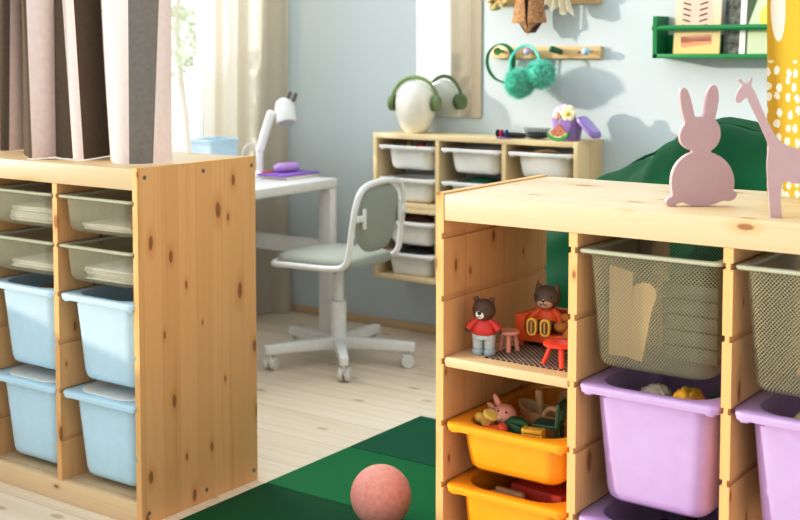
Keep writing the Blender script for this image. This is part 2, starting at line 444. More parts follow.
# ------------------------------------------------------------------ bins and trays
def make_bin(name, mat, h, label, loc, rz=0, group=None, W=0.293, D=0.40, inset=0.022, lid=False, cat='bin', lip=0.015):
    t = thing(name, label, cat, loc, rz, group)
    # tub: outer skin down, floor, inner skin up
    WF = W - 0.012
    wt, dt = WF - 2 * inset, D - 0.022 - 0.02
    k0 = min(1, h / 0.2)
    sx = 0.026 * k0 + 0.004; sy = 0.014 * k0 + 0.004
    def sec(f, z, k=0.0, r=0.036):  # f: 0 top .. 1 bottom
        w = wt - sx * f - 2 * k; d = dt - sy * 1.8 * f - 2 * k
        return rrect(w, d, max(0.012, r - k), z, 0.022 + sy * f + k)
    zt = h - 0.004
    lo = [sec(0, zt), sec(0.5, h * 0.5), sec(0.93, 0.022), sec(1.0, 0.008, 0.004, 0.034), sec(1.0, 0.0, 0.014, 0.036),
          sec(1.0, 0.003, 0.016, 0.036), sec(1.0, 0.010, 0.007, 0.034), sec(0.93, 0.024, 0.003), sec(0.5, h * 0.5, 0.003), sec(0, zt, 0.003)]
    mb = MB(); mb.loft(lo[:5], cap0=False, cap1=True); mb.loft(lo[5:], cap0=True, cap1=False)
    mb.build('tub', mat, t, smooth=50)
    # rim: flat flange with a turned-down lip
    wi, di = wt - 0.006, dt - 0.006
    hole = lambda z, g=0.0: rrect(wi - 2 * g, di - 2 * g, min(0.062, di * 0.4), z, 0.025 + g)
    out = lambda z, g=0.0, y0=0.0: rrect(WF - 2 * g, D - 2 * g - y0, 0.022, z, g + y0)
    mb = MB()
    mb.loft([hole(h - 0.006), hole(h - 0.001), hole(h, -0.002), out(h, 0.003), out(h - 0.0015, 0.0007), out(h - 0.007), out(h - 0.0075, 0.004)], closed=True)
    # front lip
    n = 10
    prof = [(h - 0.004, 0.0), (h - lip, 0.002), (h - lip, 0.006), (h - 0.006, 0.006)]
    hw = WF / 2 - 0.0004
    def path(g):
        r = 0.022
        P = [(-hw + g, 0.05)]
        for k in range(7):
            a = PI + (PI / 2) * k / 6; P.append((-hw + r + (r - g) * math.cos(a), r + (r - g) * math.sin(a)))
        for k in range(7):
            a = 1.5 * PI + (PI / 2) * k / 6; P.append((hw - r + (r - g) * math.cos(a), r + (r - g) * math.sin(a)))
        P.append((hw - g, 0.05)); return P
    rows = []
    for z, g in prof: rows.append([(x, y, (z if 0 < i < 15 else max(z, h - 0.0075))) for i, (x, y) in enumerate(path(g))])
    cols = [[rows[k][i] for k in range(4)] for i in range(16)]
    mb.loft(cols)
    # small feet under the flange
    for s in (-1, 1):
        x = s * (WF / 2 - 0.020)
        mb.box((x - 0.008, 0.010, h - lip - 0.006), (x + 0.008, 0.018, h - 0.005), 0.002)
        mb.box((s * (W / 2 - 0.010) - 0.0085, 0.03, h - 0.0085), (s * (W / 2 - 0.010) + 0.0085, D - 0.03, h - 0.0015), 0.001)
    mb.build('rim', mat, t, smooth=40)
    if lid:
        mb = MB()
        mb.loft([rrect(wi + 0.004, di + 0.004, 0.063, h + 0.0005, 0.023), rrect(wi + 0.004, di + 0.004, 0.063, h + 0.0025, 0.023), rrect(wi - 0.004, di - 0.004, 0.06, h + 0.0032, 0.027), rrect(wi - 0.03, di - 0.03, 0.05, h + 0.002, 0.04)], cap0=True, cap1=True)
        o = mb.build('lid', lid_p, t); o['label'] = 'milky white lid'
    return t
def make_net(label, h, loc, rz=0, group=None, W=0.293, D=0.40, name='mesh_basket'):
    t = thing(name, label, 'basket', loc, rz, group)
    k = min(1, h / 0.2)
    def sec(f, z, g=0.0, r=0.03): return rrect(W - 0.034 - 0.034 * k * f - 2 * g, D - 0.03 - 0.04 * k * f - 2 * g, r, z, 0.010 + 0.012 * k * f + g)
    mb = MB()
    mb.loft([sec(0, h - 0.004), sec(0.3, h * 0.7), sec(0.62, h * 0.38), sec(0.95, 0.014), sec(1.0, 0.005, 0.004), sec(1.0, 0.0, 0.012)], cap0=False, cap1=True, uv=True)
    mb.build('net', net if h > 0.15 else net_fine, t, smooth=50)
    mb = MB()
    WF = W - 0.012
    out = lambda z, g=0.0: rrect(WF - 2 * g, D - 2 * g, 0.012, z, g)
    for s in (-1, 1): mb.box((s * (W / 2 - 0.006) - 0.0045, 0.02, h - 0.0075), (s * (W / 2 - 0.006) + 0.0045, D - 0.02, h - 0.0015), 0.001)
    mb.loft([out(h - 0.005, 0.001), out(h - 0.0075, 0.003), out(h - 0.0075, 0.0165), out(h - 0.001, 0.0175), out(h, 0.0155), out(h, 0.003), out(h - 0.002, 0.0005)], closed=True)
    o = mb.build('rim', net_metal, t, smooth=50); o['label'] = 'pale metal rim'
    return t
def Lw(i, g, h): return (LX + colx(i), LY - 0.004, GZ[g] - h + 0.004)
def Rb(i, g, h): return Rw(colx(i), -0.004, GZ[g] - h + 0.004)
G1 = 'shallow mesh baskets in the left shelf unit'
p0 = make_net('shallow mesh basket nearest the knotty side panel, top row, holding papers', 0.095, Lw(2, 0, 0.095), group=G1)
dup(p0, Lw(2, 1, 0.095), label='shallow mesh basket below the top one, right column of the left unit')
dup(p0, Lw(1, 0, 0.095), label='shallow mesh basket in the top row at the left edge of the photo')
dup(p0, Lw(1, 1, 0.095), label='shallow mesh basket, second row, at the left edge above a blue bin')
G2 = 'pale blue plastic bins'
b0 = make_bin('storage_bin', blue_p, 0.23, 'open pale blue plastic bin beside the pine side panel', Lw(2, 2, 0.23), group=G2)
dup(b0, Lw(1, 2, 0.23), label='open pale blue plastic bin with books at the left edge')
b1 = make_bin('storage_bin', blue_p, 0.23, 'lidded pale blue bin in the bottom row beside the side panel', Lw(2, 4, 0.23), group=G2, lid=True)
dup(b1, Lw(1, 4, 0.23), label='lidded pale blue bin in the bottom row at the left edge')
G3 = 'deep mesh baskets in the right shelf unit'
d0 = make_net('deep mesh basket with wooden boards inside, middle column of right unit', 0.225, Rb(1, 0, 0.225), RR, G3)
dup(d0, Rb(2, 0, 0.225), label='deep mesh basket cut off by the right edge of the photo')
G4 = 'lilac plastic bins'
l0 = make_bin('storage_bin', lilac_p, 0.23, 'lilac plastic bin under the mesh basket with pompoms inside', Rb(1, 2, 0.23), RR, G4)
dup(l0, Rb(2, 2, 0.23), label='lilac plastic bin cut off by the right edge of the photo')
dup(l0, Rb(1, 4, 0.23), label='lilac plastic bin in the lowest row, mostly below the photo')
G5 = 'yellow plastic bins'
y0 = make_bin('storage_bin', yellow_p, 0.10, 'shallow yellow bin full of toys under the doll house shelf', Rb(0, 3, 0.10), RR, G5)
y1 = make_bin('storage_bin', yellow_p, 0.23, 'yellow bin with a red box inside, at the bottom of the photo', Rb(0, 4, 0.23), RR, G5)
# shelf board of the toy room
mb = MB(); mb.box((-0.145, 0.0, 0.0), (0.145, 0.415, 0.0105), 0.001)
mb.box((-0.141, -0.003, -0.006), (0.141, 0.41, 0.0145), 0.002)
o = mb.build('shelf_board', pineXs, loc=Rw(colx(0), 0.006, GZ[2] - 0.0053)); o.rotation_euler.z = RR
tag(o, 'narrow pine shelf board carrying the bear figures', 'shelf')
SZ = GZ[2] - 0.0053 + 0.0145

# ------------------------------------------------------------------ things inside the left unit
def paper_stack(loc, n, w, d, label, rz, cols):
    t = thing('paper_stack', label, 'papers', loc, rz, 'papers in the mesh baskets')
    z = 0
    for k in range(n):
        mb = MB(); th = random.uniform(0.003, 0.007); dx = random.uniform(-0.006, 0.006); dy = random.uniform(-0.006, 0.006)
        mb.box((-w / 2 + dx, dy, z), (w / 2 + dx, d + dy, z + th), 0.0006); z += th + 0.0005
        mb.build('sheet_pad', plain('paper_%d' % (k % 3), cols[k % 3], 0.8, 0.2), t)
PC = [(0.85, 0.82, 0.75), (0.78, 0.74, 0.66), (0.9, 0.89, 0.86)]
for i, g, n, lab in ((2, 0, 4, 'flat stack of pale papers in the top mesh basket by the side panel'), (2, 1, 6, 'pale paper pads in the lower mesh basket by the side panel'),
                     (1, 0, 7, 'thick pile of white papers in the top left mesh basket'), (1, 1, 4, 'papers in the second mesh basket at the left edge')):
    a = Lw(i, g, 0.095)
    paper_stack((a[0] + 0.005, a[1] + 0.05, a[2] + 0.004), n, 0.18, 0.26, lab, 0.03, PC)
# books in the upper left blue bin
a = Lw(1, 2, 0.23)
for k, (c, hh, th) in enumerate((((0.06, 0.12, 0.2), 0.205, 0.018), ((0.35, 0.16, 0.06), 0.21, 0.014), ((0.05, 0.05, 0.06), 0.2, 0.02), ((0.10, 0.22, 0.25), 0.212, 0.012))):
    t = thing('book', ('dark blue', 'rust brown', 'black', 'teal')[k] + ' book standing in the open blue bin at the left edge', 'book', (a[0] - 0.02 + 0.028 * k, a[1] + 0.07, a[2] + 0.008), 0, 'books in the blue bin')
    mb = MB(); mb.box((0, 0, 0), (0.0015, 0.24, hh)); mb.box((th - 0.0015, 0, 0), (th, 0.24, hh)); mb.box((0, 0, 0), (th, 0.0015, hh))
    mb.build('cover', plain('book_cover_%d' % k, c, 0.5), t, smooth=0)
    mb = MB(); mb.box((0.0018, 0.003, 0.003), (th - 0.0018, 0.237, hh - 0.004)); mb.build('pages', paper_m, t, smooth=0)
a = Lw(2, 2, 0.23)
mb = MB()
def heap(u, v, W=0.085, D=0.12, H=0.06, s=0):
    x = (u - 0.5) * 2; y = (v - 0.5) * 2
    k = max(0, (1 - x ** 4) * (1 - y ** 4)) ** 0.5
    return (x * W, y * D, H * k * (0.85 + 0.15 * math.sin(7 * x + 3 * s) * math.cos(6 * y + s)))
mb.grid(lambda u, v: (lambda p: (p[0] * 0.95, p[1], p[2] * 3.1 - 0.002))(heap(u, v)), 20, 20)
o = mb.build('folded_cloth', plain('black_cloth', (0.025, 0.028, 0.035), 0.8, 0.2, bump=0.3), loc=(a[0], a[1] + 0.2, a[2] + 0.008)); tag(o, 'black cloth bundled in the open blue bin by the side panel', 'cloth')
mb = MB(); mb.box((-0.02, -0.012, 0), (0.02, 0.012, 0.02), 0.003); o = mb.build('wooden_block', pineXs, loc=(a[0] + 0.045, a[1] + 0.11, a[2] + 0.176)); o.rotation_euler = (0.15, 0.1, 0.4)
tag(o, 'small pale wooden block lying on the black cloth', 'toy block')

# ------------------------------------------------------------------ toy room on the right unit
def rnd(name, col, **k): return plain(name, col, **k)
red_shirt = plain('red_vinyl', (0.55, 0.035, 0.02), 0.4)
orange_vinyl = plain('orange_red_vinyl', (0.80, 0.12, 0.02), 0.42)
brown_fur = plain('brown_vinyl', (0.085, 0.04, 0.022), 0.55)
black_p = plain('black_plastic', (0.012, 0.012, 0.013), 0.35)
muzzle_w = plain('white_vinyl', (0.82, 0.78, 0.72), 0.45)
muzzle_b = plain('beige_vinyl', (0.62, 0.40, 0.27), 0.45)

def torso(mb, z0, z1, r0, r1, fl=0.8, mi=0):
    prof = [(r0 * 0.9, z0), (r0, z0 + 0.003), (r0 * 0.97 + r1 * 0.03, z0 + (z1 - z0) * 0.3), ((r0 + r1) / 2, z0 + (z1 - z0) * 0.65), (r1, z1 - 0.003), (r1 * 0.7, z1)]
    mb.lathe(prof, seg=20, mi=mi, M=Matrix.Diagonal((1, fl, 1)))
# standing bear
bear = thing('bear_figure', 'brown toy bear standing in red shirt and pale trousers', 'toy figure', (-1.307, 2.193, SZ), 0.25)
mb = MB()
for s in (-1, 1):
    mb.lathe([(0.010, 0.012), (0.0115, 0.016), (0.0115, 0.028), (0.013, 0.045)], (s * 0.0125, 0, 0), seg=16)
torso(mb, 0.034, 0.046, 0.0245, 0.024, 0.72)
o = mb.build('trousers', plain('pale_blue_vinyl', (0.45, 0.50, 0.50), 0.5), bear, smooth=50)
for s in (-1, 1):
    mb = MB(); mb.lathe([(0.0105, 0), (0.0125, 0.003), (0.0125, 0.011), (0.010, 0.0135)], (s * 0.0125, 0, 0), seg=16, M=Matrix.Diagonal((1, 1.15, 1)))
    mb.build('foot', plain('grey_blue_vinyl', (0.36, 0.42, 0.44), 0.5), bear, smooth=50)
mb = MB(); torso(mb, 0.044, 0.079, 0.0255, 0.013, 0.75)
for s in (-1, 1): mb.tube([(s * 0.011, 0, 0.074), (s * 0.024, -0.001, 0.065), (s * 0.033, -0.003, 0.054)], lambda t: 0.0065 + 0.002 * t, seg=12)
mb.build('shirt', red_shirt, bear, smooth=50)
mb = MB(); mb.ell((0, 0, 0.0945), (0.0245, 0.0225, 0.0235)); hd = mb.build('head', brown_fur, bear)
for s in (-1, 1):
    mb = MB(); mb.ell((s * 0.0165, 0.0, 0.1155), (0.0065, 0.0045, 0.0065)); mb.build('ear', brown_fur, hd)
    mb = MB(); mb.ell((s * 0.012 - 0.001, -0.0195, 0.100), (0.002, 0.0018, 0.0022)); mb.build('eye', black_p, hd)
    mb = MB(); mb.ell((s * 0.034, -0.004, 0.0525), (0.006, 0.006, 0.006)); mb.build('hand', brown_fur, bear)
mb = MB(); mb.ell((-0.003, -0.0175, 0.088), (0.0098, 0.0065, 0.0098)); mz = mb.build('muzzle', muzzle_w, hd)
mb = MB(); mb.ell((-0.003, -0.0238, 0.0915), (0.0045, 0.0025, 0.0036)); mb.build('nose', black_p, hd)
mb = MB(); mb.tube([(-0.008, -0.0232, 0.0845), (-0.005, -0.024, 0.083), (-0.003, -0.0242, 0.0855), (-0.001, -0.024, 0.083), (0.002, -0.0232, 0.0845)], 0.0006, seg=6, smooth=3); mb.build('mouth', black_p, hd)
# rug
m, nt, N, L, b = nmat('black_and_cream_weave')
tc = N.new('ShaderNodeTexCoord'); sp = N.new('ShaderNodeSeparateXYZ'); L.new(tc.outputs['Object'], sp.inputs[0])
u = mnode(nt, 'DIVIDE', sp.outputs[0], 0.013); v = mnode(nt, 'DIVIDE', sp.outputs[1], 0.013)
lu = mnode(nt, 'LESS_THAN', mnode(nt, 'FRACT', mnode(nt, 'ADD', u, v)), 0.14); lv = mnode(nt, 'LESS_THAN', mnode(nt, 'FRACT', mnode(nt, 'SUBTRACT', u, v)), 0.14)
L.new(mixc(nt, mnode(nt, 'MAXIMUM', lu, lv), (0.03, 0.015, 0.012), (0.65, 0.48, 0.36)), b.inputs['Base Color']); b.inputs['Roughness'].default_value = 0.9
mb = MB(); mb.box((-0.105, -0.13, 0), (0.105, 0.12, 0.0025), 0.001); o = mb.build('rug', m, loc=(-1.188, 2.30, SZ)); o.rotation_euler.z = RR
tag(o, 'tiny dark rug with cream lattice pattern on the pine shelf', 'rug')
RZ = SZ + 0.003
# pink stool
def toy_stool(name, label, cat, loc, r, h, mat, nleg, lr, splay):
    t = thing(name, label, cat, loc)
    mb = MB(); mb.lathe([(r * 0.92, h - 0.008), (r, h - 0.006), (r, h - 0.002), (r * 0.93, h), (r * 0.4, h - 0.0006), (0.0005, h - 0.0006)], seg=28); mb.build('seat' if cat == 'stool' else 'tabletop', mat, t, smooth=50)
    for k in range(nleg):
        a = 2 * PI * k / nleg + 0.5
        mb = MB(); mb.tube([(r * 0.55 * math.cos(a), r * 0.55 * math.sin(a), h - 0.007), (r * splay * math.cos(a), r * splay * math.sin(a), 0.0)], lambda q: lr, seg=10)
        mb.build('leg', mat, t)
    return t
toy_stool('toy_stool', 'small pink toy stool beside the standing bear', 'stool', (-1.278, 2.245, RZ), 0.023, 0.043, plain('pink_toy_paint', (0.72, 0.34, 0.24), 0.45), 4, 0.0052, 0.80)
toy_stool('toy_table', 'glossy red toy table in front of the toy sofa', 'table', (-1.135, 2.205, RZ), 0.036, 0.046, plain('red_toy_paint', (0.75, 0.06, 0.025), 0.28), 4, 0.0048, 0.98)
# sofa
sofa = thing('toy_sofa', 'orange-red toy sofa the grey cat figure sits on', 'sofa', (-1.19, 2.345, RZ), RR)
mb = MB(); mb.box((-0.085, -0.045, 0.010), (0.085, 0.045, 0.032), 0.004); mb.build('seat', orange_vinyl, sofa)
mb = MB(); mb.box((-0.085, 0.028, 0.030), (0.085, 0.047, 0.072), 0.004); mb.build('backrest', orange_vinyl, sofa)
for s in (-1, 1):
    mb = MB(); mb.box((s * 0.092 - 0.012, -0.047, 0.010), (s * 0.092 + 0.012, 0.047, 0.067), 0.003); mb.build('armrest', orange_vinyl, sofa)
    for yy in (-0.038, 0.038):
        mb = MB(); mb.cyl((s * 0.09, yy, 0.011), (s * 0.09, yy, 0), 0.005, 0.004); mb.build('leg', orange_vinyl, sofa)
# cat sitting on the sofa
cat = thing('cat_figure', 'grey-brown toy cat in orange top sitting on the sofa', 'toy figure', (-1.236, 2.337, RZ + 0.0365), 0.15)
cat.scale = (1.16, 1.16, 1.16)
mb = MB(); torso(mb, 0.0, 0.040, 0.026, 0.013, 0.72)
for s in (-1, 1): mb.tube([(s * 0.012, 0, 0.034), (s * 0.025, -0.004, 0.022), (s * 0.030, -0.010, 0.012)], lambda t: 0.0065 + 0.0012 * t, seg=12)
mb.build('shirt', orange_vinyl, cat, smooth=50)
for s in (-1, 1):
    mb = MB(); mb.tube([(s * 0.0125, -0.006, 0.009), (s * 0.0125, -0.043, 0.009)], 0.0085, seg=14); mb.build('trouser_leg', plain('dark_teal_vinyl', (0.05, 0.08, 0.08), 0.5), cat)
    # soles: yellow rounded plates with an inner groove
    sole = [(x * 1.0, z) for x, _, z in [(p[0], 0, p[1]) for p in rrect(0.019, 0.032, 0.009, 0)]]
    mb = MB(); mb.prism([(s * 0.0125 + x, z - 0.005) for x, z in sole], lambda p: (p[0], -0.051, p[1]), lambda p: (p[0], -0.043, p[1])); so = mb.build('foot', plain('yellow_vinyl', (0.75, 0.48, 0.05), 0.4), cat)
    inner = [(p[0] * 0.62, (p[1] - 0.016) * 0.74 + 0.016) for p in rrect(0.019, 0.032, 0.009, 0)]
    mb = MB(); mb.prism([(s * 0.0125 + x, z - 0.005) for x, z in inner], lambda p: (p[0], -0.0518, p[1]), lambda p: (p[0], -0.050, p[1]))
    g = mb.build('sole', plain('dark_amber_vinyl', (0.18, 0.07, 0.02), 0.5), so)
    mb = MB(); mb.box((s * 0.0125 - 0.001, -0.0528, 0.001), (s * 0.0125 + 0.001, -0.0515, 0.021)); mb.build('tread', plain('yellow_vinyl', (0.75, 0.48, 0.05), 0.4), so)
    mb = MB(); mb.ell((s * 0.031, -0.012, 0.010), 0.0055); mb.build('hand', plain('grey_brown_vinyl', (0.12, 0.085, 0.065), 0.55), cat)
gb = plain('grey_brown_vinyl', (0.12, 0.085, 0.065), 0.55)
mb = MB(); mb.ell((0, -0.001, 0.0575), (0.0255, 0.023, 0.0225)); hd = mb.build('head', gb, cat)
for s in (-1, 1):
    mb = MB(); mb.tube([(s * 0.016, 0.001, 0.070), (s * 0.0195, 0.001, 0.0855)], lambda t: 0.0085 * (1 - t) + 0.0008, seg=10); mb.build('ear', gb, hd)
    mb = MB(); mb.ell((s * 0.013, -0.0205, 0.0615), (0.0017, 0.0015, 0.0022)); mb.build('eye', black_p, hd)
mb = MB(); mb.ell((0, -0.0155, 0.0485), (0.0155, 0.0092, 0.0105)); mb.ell((0, -0.017, 0.056), (0.0045, 0.0072, 0.009)); mb.build('muzzle', muzzle_b, hd)
mb = MB(); mb.ell((0, -0.0245, 0.0535), (0.0026, 0.0018, 0.002)); mb.build('nose', black_p, hd)
mb = MB(); mb.tube([(-0.007, -0.0238, 0.049), (-0.004, -0.0249, 0.0468), (0, -0.0252, 0.0495), (0.004, -0.0249, 0.0468), (0.007, -0.0238, 0.049)], 0.0007, seg=6, smooth=3); mb.build('mouth', black_p, hd)
# orange teddy beside the cat
def fuzzy(mb, c, r, sub=4, amp=0.06, seed=0, mi=0):
    d = bmesh.ops.create_icosphere(mb.bm, subdivisions=sub, radius=1.0)
    rg = random.Random(seed)
    if isinstance(r, (int, float)): r = (r, r, r)
    for v in d['verts']:
        n = v.co.normalized(); k = 1 + rg.uniform(-amp, amp)
        v.co = Vector((c[0] + n.x * r[0] * k, c[1] + n.y * r[1] * k, c[2] + n.z * r[2] * k))
        for f in v.link_faces: f.material_index = mi
ted_m = plain('ginger_plush', (0.52, 0.22, 0.035), 0.95, 0.1, noise=0.25, nscale=500, bump=0.5, sheen=0.3)
ted = thing('plush_teddy', 'ginger plush teddy lying on the right side of the toy sofa', 'plush toy', (-1.172, 2.335, RZ + 0.0325), 0.0)
mb = MB()
fuzzy(mb, (0.006, 0.0, 0.022), (0.024, 0.02, 0.022), 3, 0.04, 1)
fuzzy(mb, (0.016, 0.002, 0.052), (0.02, 0.018, 0.018), 3, 0.04, 2)
fuzzy(mb, (-0.019, -0.022, 0.016), (0.016, 0.014, 0.011), 3, 0.04, 3)
fuzzy(mb, (0.004, -0.032, -0.003), (0.013, 0.014, 0.02), 3, 0.04, 4)
fuzzy(mb, (-0.012, -0.008, 0.034), (0.014, 0.01, 0.009), 3, 0.04, 5)
mb.build('body', ted_m, ted, smooth=80)
mb = MB(); fuzzy(mb, (0.008, -0.016, 0.052), (0.008, 0.006, 0.007), 2, 0.03, 7); mb.build('muzzle', plain('pale_plush', (0.65, 0.4, 0.15), 0.9), ted, smooth=80)
mb = MB(); fuzzy(mb, (0.002, 0.0, 0.07), (0.007, 0.005, 0.007), 2, 0.03, 6); mb.build('ear', ted_m, ted, smooth=80)

# ------------------------------------------------------------------ toys in the shallow yellow bin
a = Rb(0, 3, 0.10); BZ = a[2] + 0.012
def inb(x, y, z=0): return (a[0] + x, a[1] + y, BZ + z)
wood_toy = plain('beech_wood', (0.62, 0.42, 0.22), 0.5, noise=0.1)
bas = thing('toy_boat', 'beige wooden toy boat in the shallow yellow bin', 'toy', inb(0.004, 0.215, 0.008), -0.1)
bas.scale = (1.08, 1.08, 1.08)
mb = MB()
def boat(f, z, k=0):
    L_, B_ = 0.062 + 0.02 * f - k, 0.022 + 0.016 * f - k
    pts = []
    for i in range(28):
        th = 2 * PI * i / 28
        pts.append((L_ * math.copysign(abs(math.cos(th)) ** 0.8, math.cos(th)), B_ * math.sin(th), z + 0.012 * f * abs(math.cos(th)) ** 3))
    return pts
mb.loft([boat(0, 0), boat(0.5, 0.035), boat(1, 0.07), boat(1, 0.07, 0.005), boat(0.5, 0.035, 0.005), boat(0.1, 0.012, 0.005)])
mb.build('hull', wood_toy, bas, smooth=50)
mb = MB(); mb.box((-0.042, -0.006, 0.05), (-0.026, 0.006, 0.108), 0.005, rot=(0, -0.08, 0)); mb.build('mast', wood_toy, bas)
mb = MB(); mb.tube([(0.022 + 0.024 * math.cos(t), -0.036, 0.062 + 0.026 * math.sin(t)) for t in [PI * k / 10 for k in range(11)]], 0.005, seg=10); mb.build('handle', wood_toy, bas)
mb = MB(); mb.cyl((0, -0.006, 0), (0, 0.006, 0), 0.042, seg=32); o = mb.build('wooden_disc', wood_toy, loc=inb(0.012, 0.29, 0.075)); o.rotation_euler = (0.15, 0, -0.2)
tag(o, 'round beige wooden disc behind the toy boat', 'toy')
rab = thing('rabbit_doll', 'pink toy rabbit in green clothes lying in the yellow bin', 'toy figure', inb(-0.060, 0.115, 0.078), 0.0)
pk = plain('pink_vinyl', (0.72, 0.36, 0.27), 0.5)
mb = MB(); mb.ell((0, 0, 0.012), (0.026, 0.024, 0.023)); hd = mb.build('head', pk, rab)
for s, (dx, dz, an) in ((0, (-0.020, 0.036, -0.5)), (1, (-0.030, 0.020, -1.0))):
    mb = MB(); mb.ell((dx, 0.004, dz), (0.007, 0.005, 0.018), rot=(0, an, 0)); mb.build('ear', pk, hd)
for ex in (-0.006, 0.013):
    mb = MB(); mb.ell((ex + 0.002, -0.0195, 0.024), (0.0022, 0.002, 0.0026)); mb.build('eye', black_p, hd)
mb = MB(); mb.ell((-0.005, -0.022, 0.010), (0.008, 0.005, 0.007)); mb.build('muzzle', muzzle_w, hd)
mb = MB(); mb.ell((-0.005, -0.0272, 0.0115), (0.003, 0.0018, 0.0025)); mb.build('nose', black_p, hd)
mb = MB(); mb.ell((0.038, -0.008, -0.008), (0.034, 0.024, 0.022), rot=(0, 0.35, 0)); mb.tube([(0.03, -0.02, 0.008), (0.055, -0.022, 0.009), (0.068, -0.022, 0.004)], 0.008, seg=12)
mb.build('shirt', plain('dark_green_vinyl', (0.015, 0.09, 0.025), 0.5), rab)
red_v = plain('scarlet_vinyl', (0.75, 0.10, 0.02), 0.4)
mb = MB(); mb.tube([(-0.024, 0, 0), (0.0, -0.002, 0.006), (0.016, 0, 0.010)], lambda t: 0.012 - 0.001 * t, seg=14, smooth=4); mb.ell((0.018, 0, 0.012), 0.0125); mb.ell((-0.026, 0, -0.001), 0.012)
o = mb.build('toy_boot', red_v, loc=inb(-0.058, 0.07, 0.062)); tag(o, 'scarlet toy boot lying in front of the pink rabbit', 'toy')
mb = MB(); mb.lathe([(0.012, 0), (0.016, 0.006), (0.013, 0.018), (0.018, 0.030), (0.013, 0.034)], seg=8); mb.ell((-0.02, 0, 0.004), 0.012)
o = mb.build('plastic_toy', plain('pale_yellow_vinyl', (0.82, 0.62, 0.14), 0.5), loc=inb(-0.088, 0.088, 0.070)); o.rotation_euler = (0.2, 0.5, 0); tag(o, 'pale yellow toy piece in the corner of the yellow bin', 'toy')
cr = thing('toy_crate', 'little yellow slatted toy crate beside the green rabbit shirt', 'toy', inb(0.032, 0.072, 0.050), 0.15)
yv = plain('mustard_vinyl', (0.62, 0.36, 0.03), 0.5)
for k in range(4):
    mb = MB(); mb.box((-0.022, -0.013, 0.010 * k), (0.022, 0.013, 0.010 * k + 0.0075), 0.0012); mb.build('slat', yv, cr)
for x in (-0.019, 0.019):
    mb = MB(); mb.box((x - 0.0025, -0.011, 0), (x + 0.0025, 0.011, 0.0385)); mb.build('corner_post', yv, cr)
ch = thing('toy_chair', 'dark green toy chair standing in the yellow bin', 'toy chair', inb(0.040, 0.125, 0.030), 0.2)
gv = plain('bottle_green_paint', (0.012, 0.07, 0.035), 0.4)
mb = MB(); mb.box((-0.03, -0.026, 0.052), (0.026, 0.026, 0.060), 0.003); mb.build('seat', gv, ch)
for x in (-0.025, 0.021):
    for y in (-0.021, 0.021):
        mb = MB(); mb.cyl((x, y, 0), (x, y, 0.054), 0.004); mb.build('leg', gv, ch)
mb = MB()
for y in (-0.021, 0.021): mb.tube([(0.022, y, 0.056), (0.026, y, 0.10)], 0.005, seg=10)
mb.box((0.021, -0.027, 0.088), (0.030, 0.027, 0.106), 0.004); mb.build('backrest', gv, ch)
# red box in the lower yellow bin
a = Rb(0, 4, 0.23)
t = thing('red_box', 'plain red box lying in the lower yellow bin', 'box', (a[0] + 0.026, a[1] + 0.215, a[2] + 0.014), -0.10)
redcard = plain('red_cardboard', (0.48, 0.03, 0.012), 0.55)
mb = MB(); mb.box((-0.06, -0.10, 0.0), (0.06, 0.10, 0.165), 0.002); mb.build('base', redcard, t)
mb = MB(); mb.box((-0.063, -0.1025, 0.16), (0.063, 0.1025, 0.203), 0.003); mb.build('lid', redcard, t)
for k in range(3):
    mb = MB(); mb.box((-0.035, -0.006, 0.0), (0.035, 0.006, 0.19 + 0.004 * k), 0.002); o = mb.build('wooden_stick', wood_toy, loc=(a[0] - 0.045 + 0.004 * k, a[1] + 0.068 + 0.016 * k, a[2] + 0.012)); o.rotation_euler.z = -0.1
    tag(o, 'flat beige wooden slat standing before the red box', 'stick', 'wooden slats in the yellow bin')

# ------------------------------------------------------------------ things in the mesh baskets and lilac bins
a = Rb(1, 0, 0.225)
bx_m = pine('plywood_board', 'Z', base=(0.66, 0.46, 0.26), dark=(0.5, 0.33, 0.17), pale=(0.74, 0.55, 0.34), stave=0.4, knot=0.95)
def board(poly, th, loc, rot, name, label, cat):
    mb = MB(); mb.prism(poly, lambda p: (p[0], 0, p[1]), lambda p: (p[0], th, p[1])); o = mb.build(name, bx_m, loc=loc, smooth=30); o.rotation_euler = rot; return tag(o, label, cat)
board([(-0.024, 0), (0.024, 0), (0.024, 0.165), (-0.024, 0.175)], 0.014, (a[0] - 0.084, a[1] + 0.075, a[2] + 0.012), (0, 0.0, 0), 'wooden_board', 'pale wooden board upright at the left inside the mesh basket', 'board')
pad = [(-0.012, 0), (0.012, 0), (0.020, 0.10)] + [(0.003 + 0.024 * math.cos(t), 0.13 + 0.022 * math.sin(t)) for t in [PI * k / 8 for k in range(9)]] + [(-0.018, 0.10)]
board(pad, 0.012, (a[0] - 0.046, a[1] + 0.062, a[2] + 0.012), (0, 0.1, 0), 'wooden_paddle', 'pale wooden paddle with rounded top inside the mesh basket', 'paddle')
t = thing('toy_crate', 'grey-green slatted toy crate on the right inside the mesh basket', 'crate', (a[0] + 0.045, a[1] + 0.17, a[2] + 0.012), 0)
gm = plain('grey_green_wood', (0.11, 0.13, 0.11), 0.6, noise=0.2)
for k in range(5):
    mb = MB(); mb.box((-0.06, -0.06, 0.030 * k), (0.05, 0.09, 0.030 * k + 0.026), 0.002); mb.build('slat', gm, t)
for x in (-0.05, 0.04):
    mb = MB(); mb.box((x - 0.006, -0.05, 0), (x + 0.006, 0.08, 0.145)); mb.build('corner_post', gm, t)
a = Rb(2, 0, 0.225)
board([(-0.03, 0), (0.03, 0), (0.03, 0.14), (-0.03, 0.15)], 0.014, (a[0] - 0.03, a[1] + 0.1, a[2] + 0.012), (0, 0.35, 0), 'wooden_board', 'tilted wooden board in the mesh basket at the right edge', 'board')
a = Rb(1, 2, 0.23)
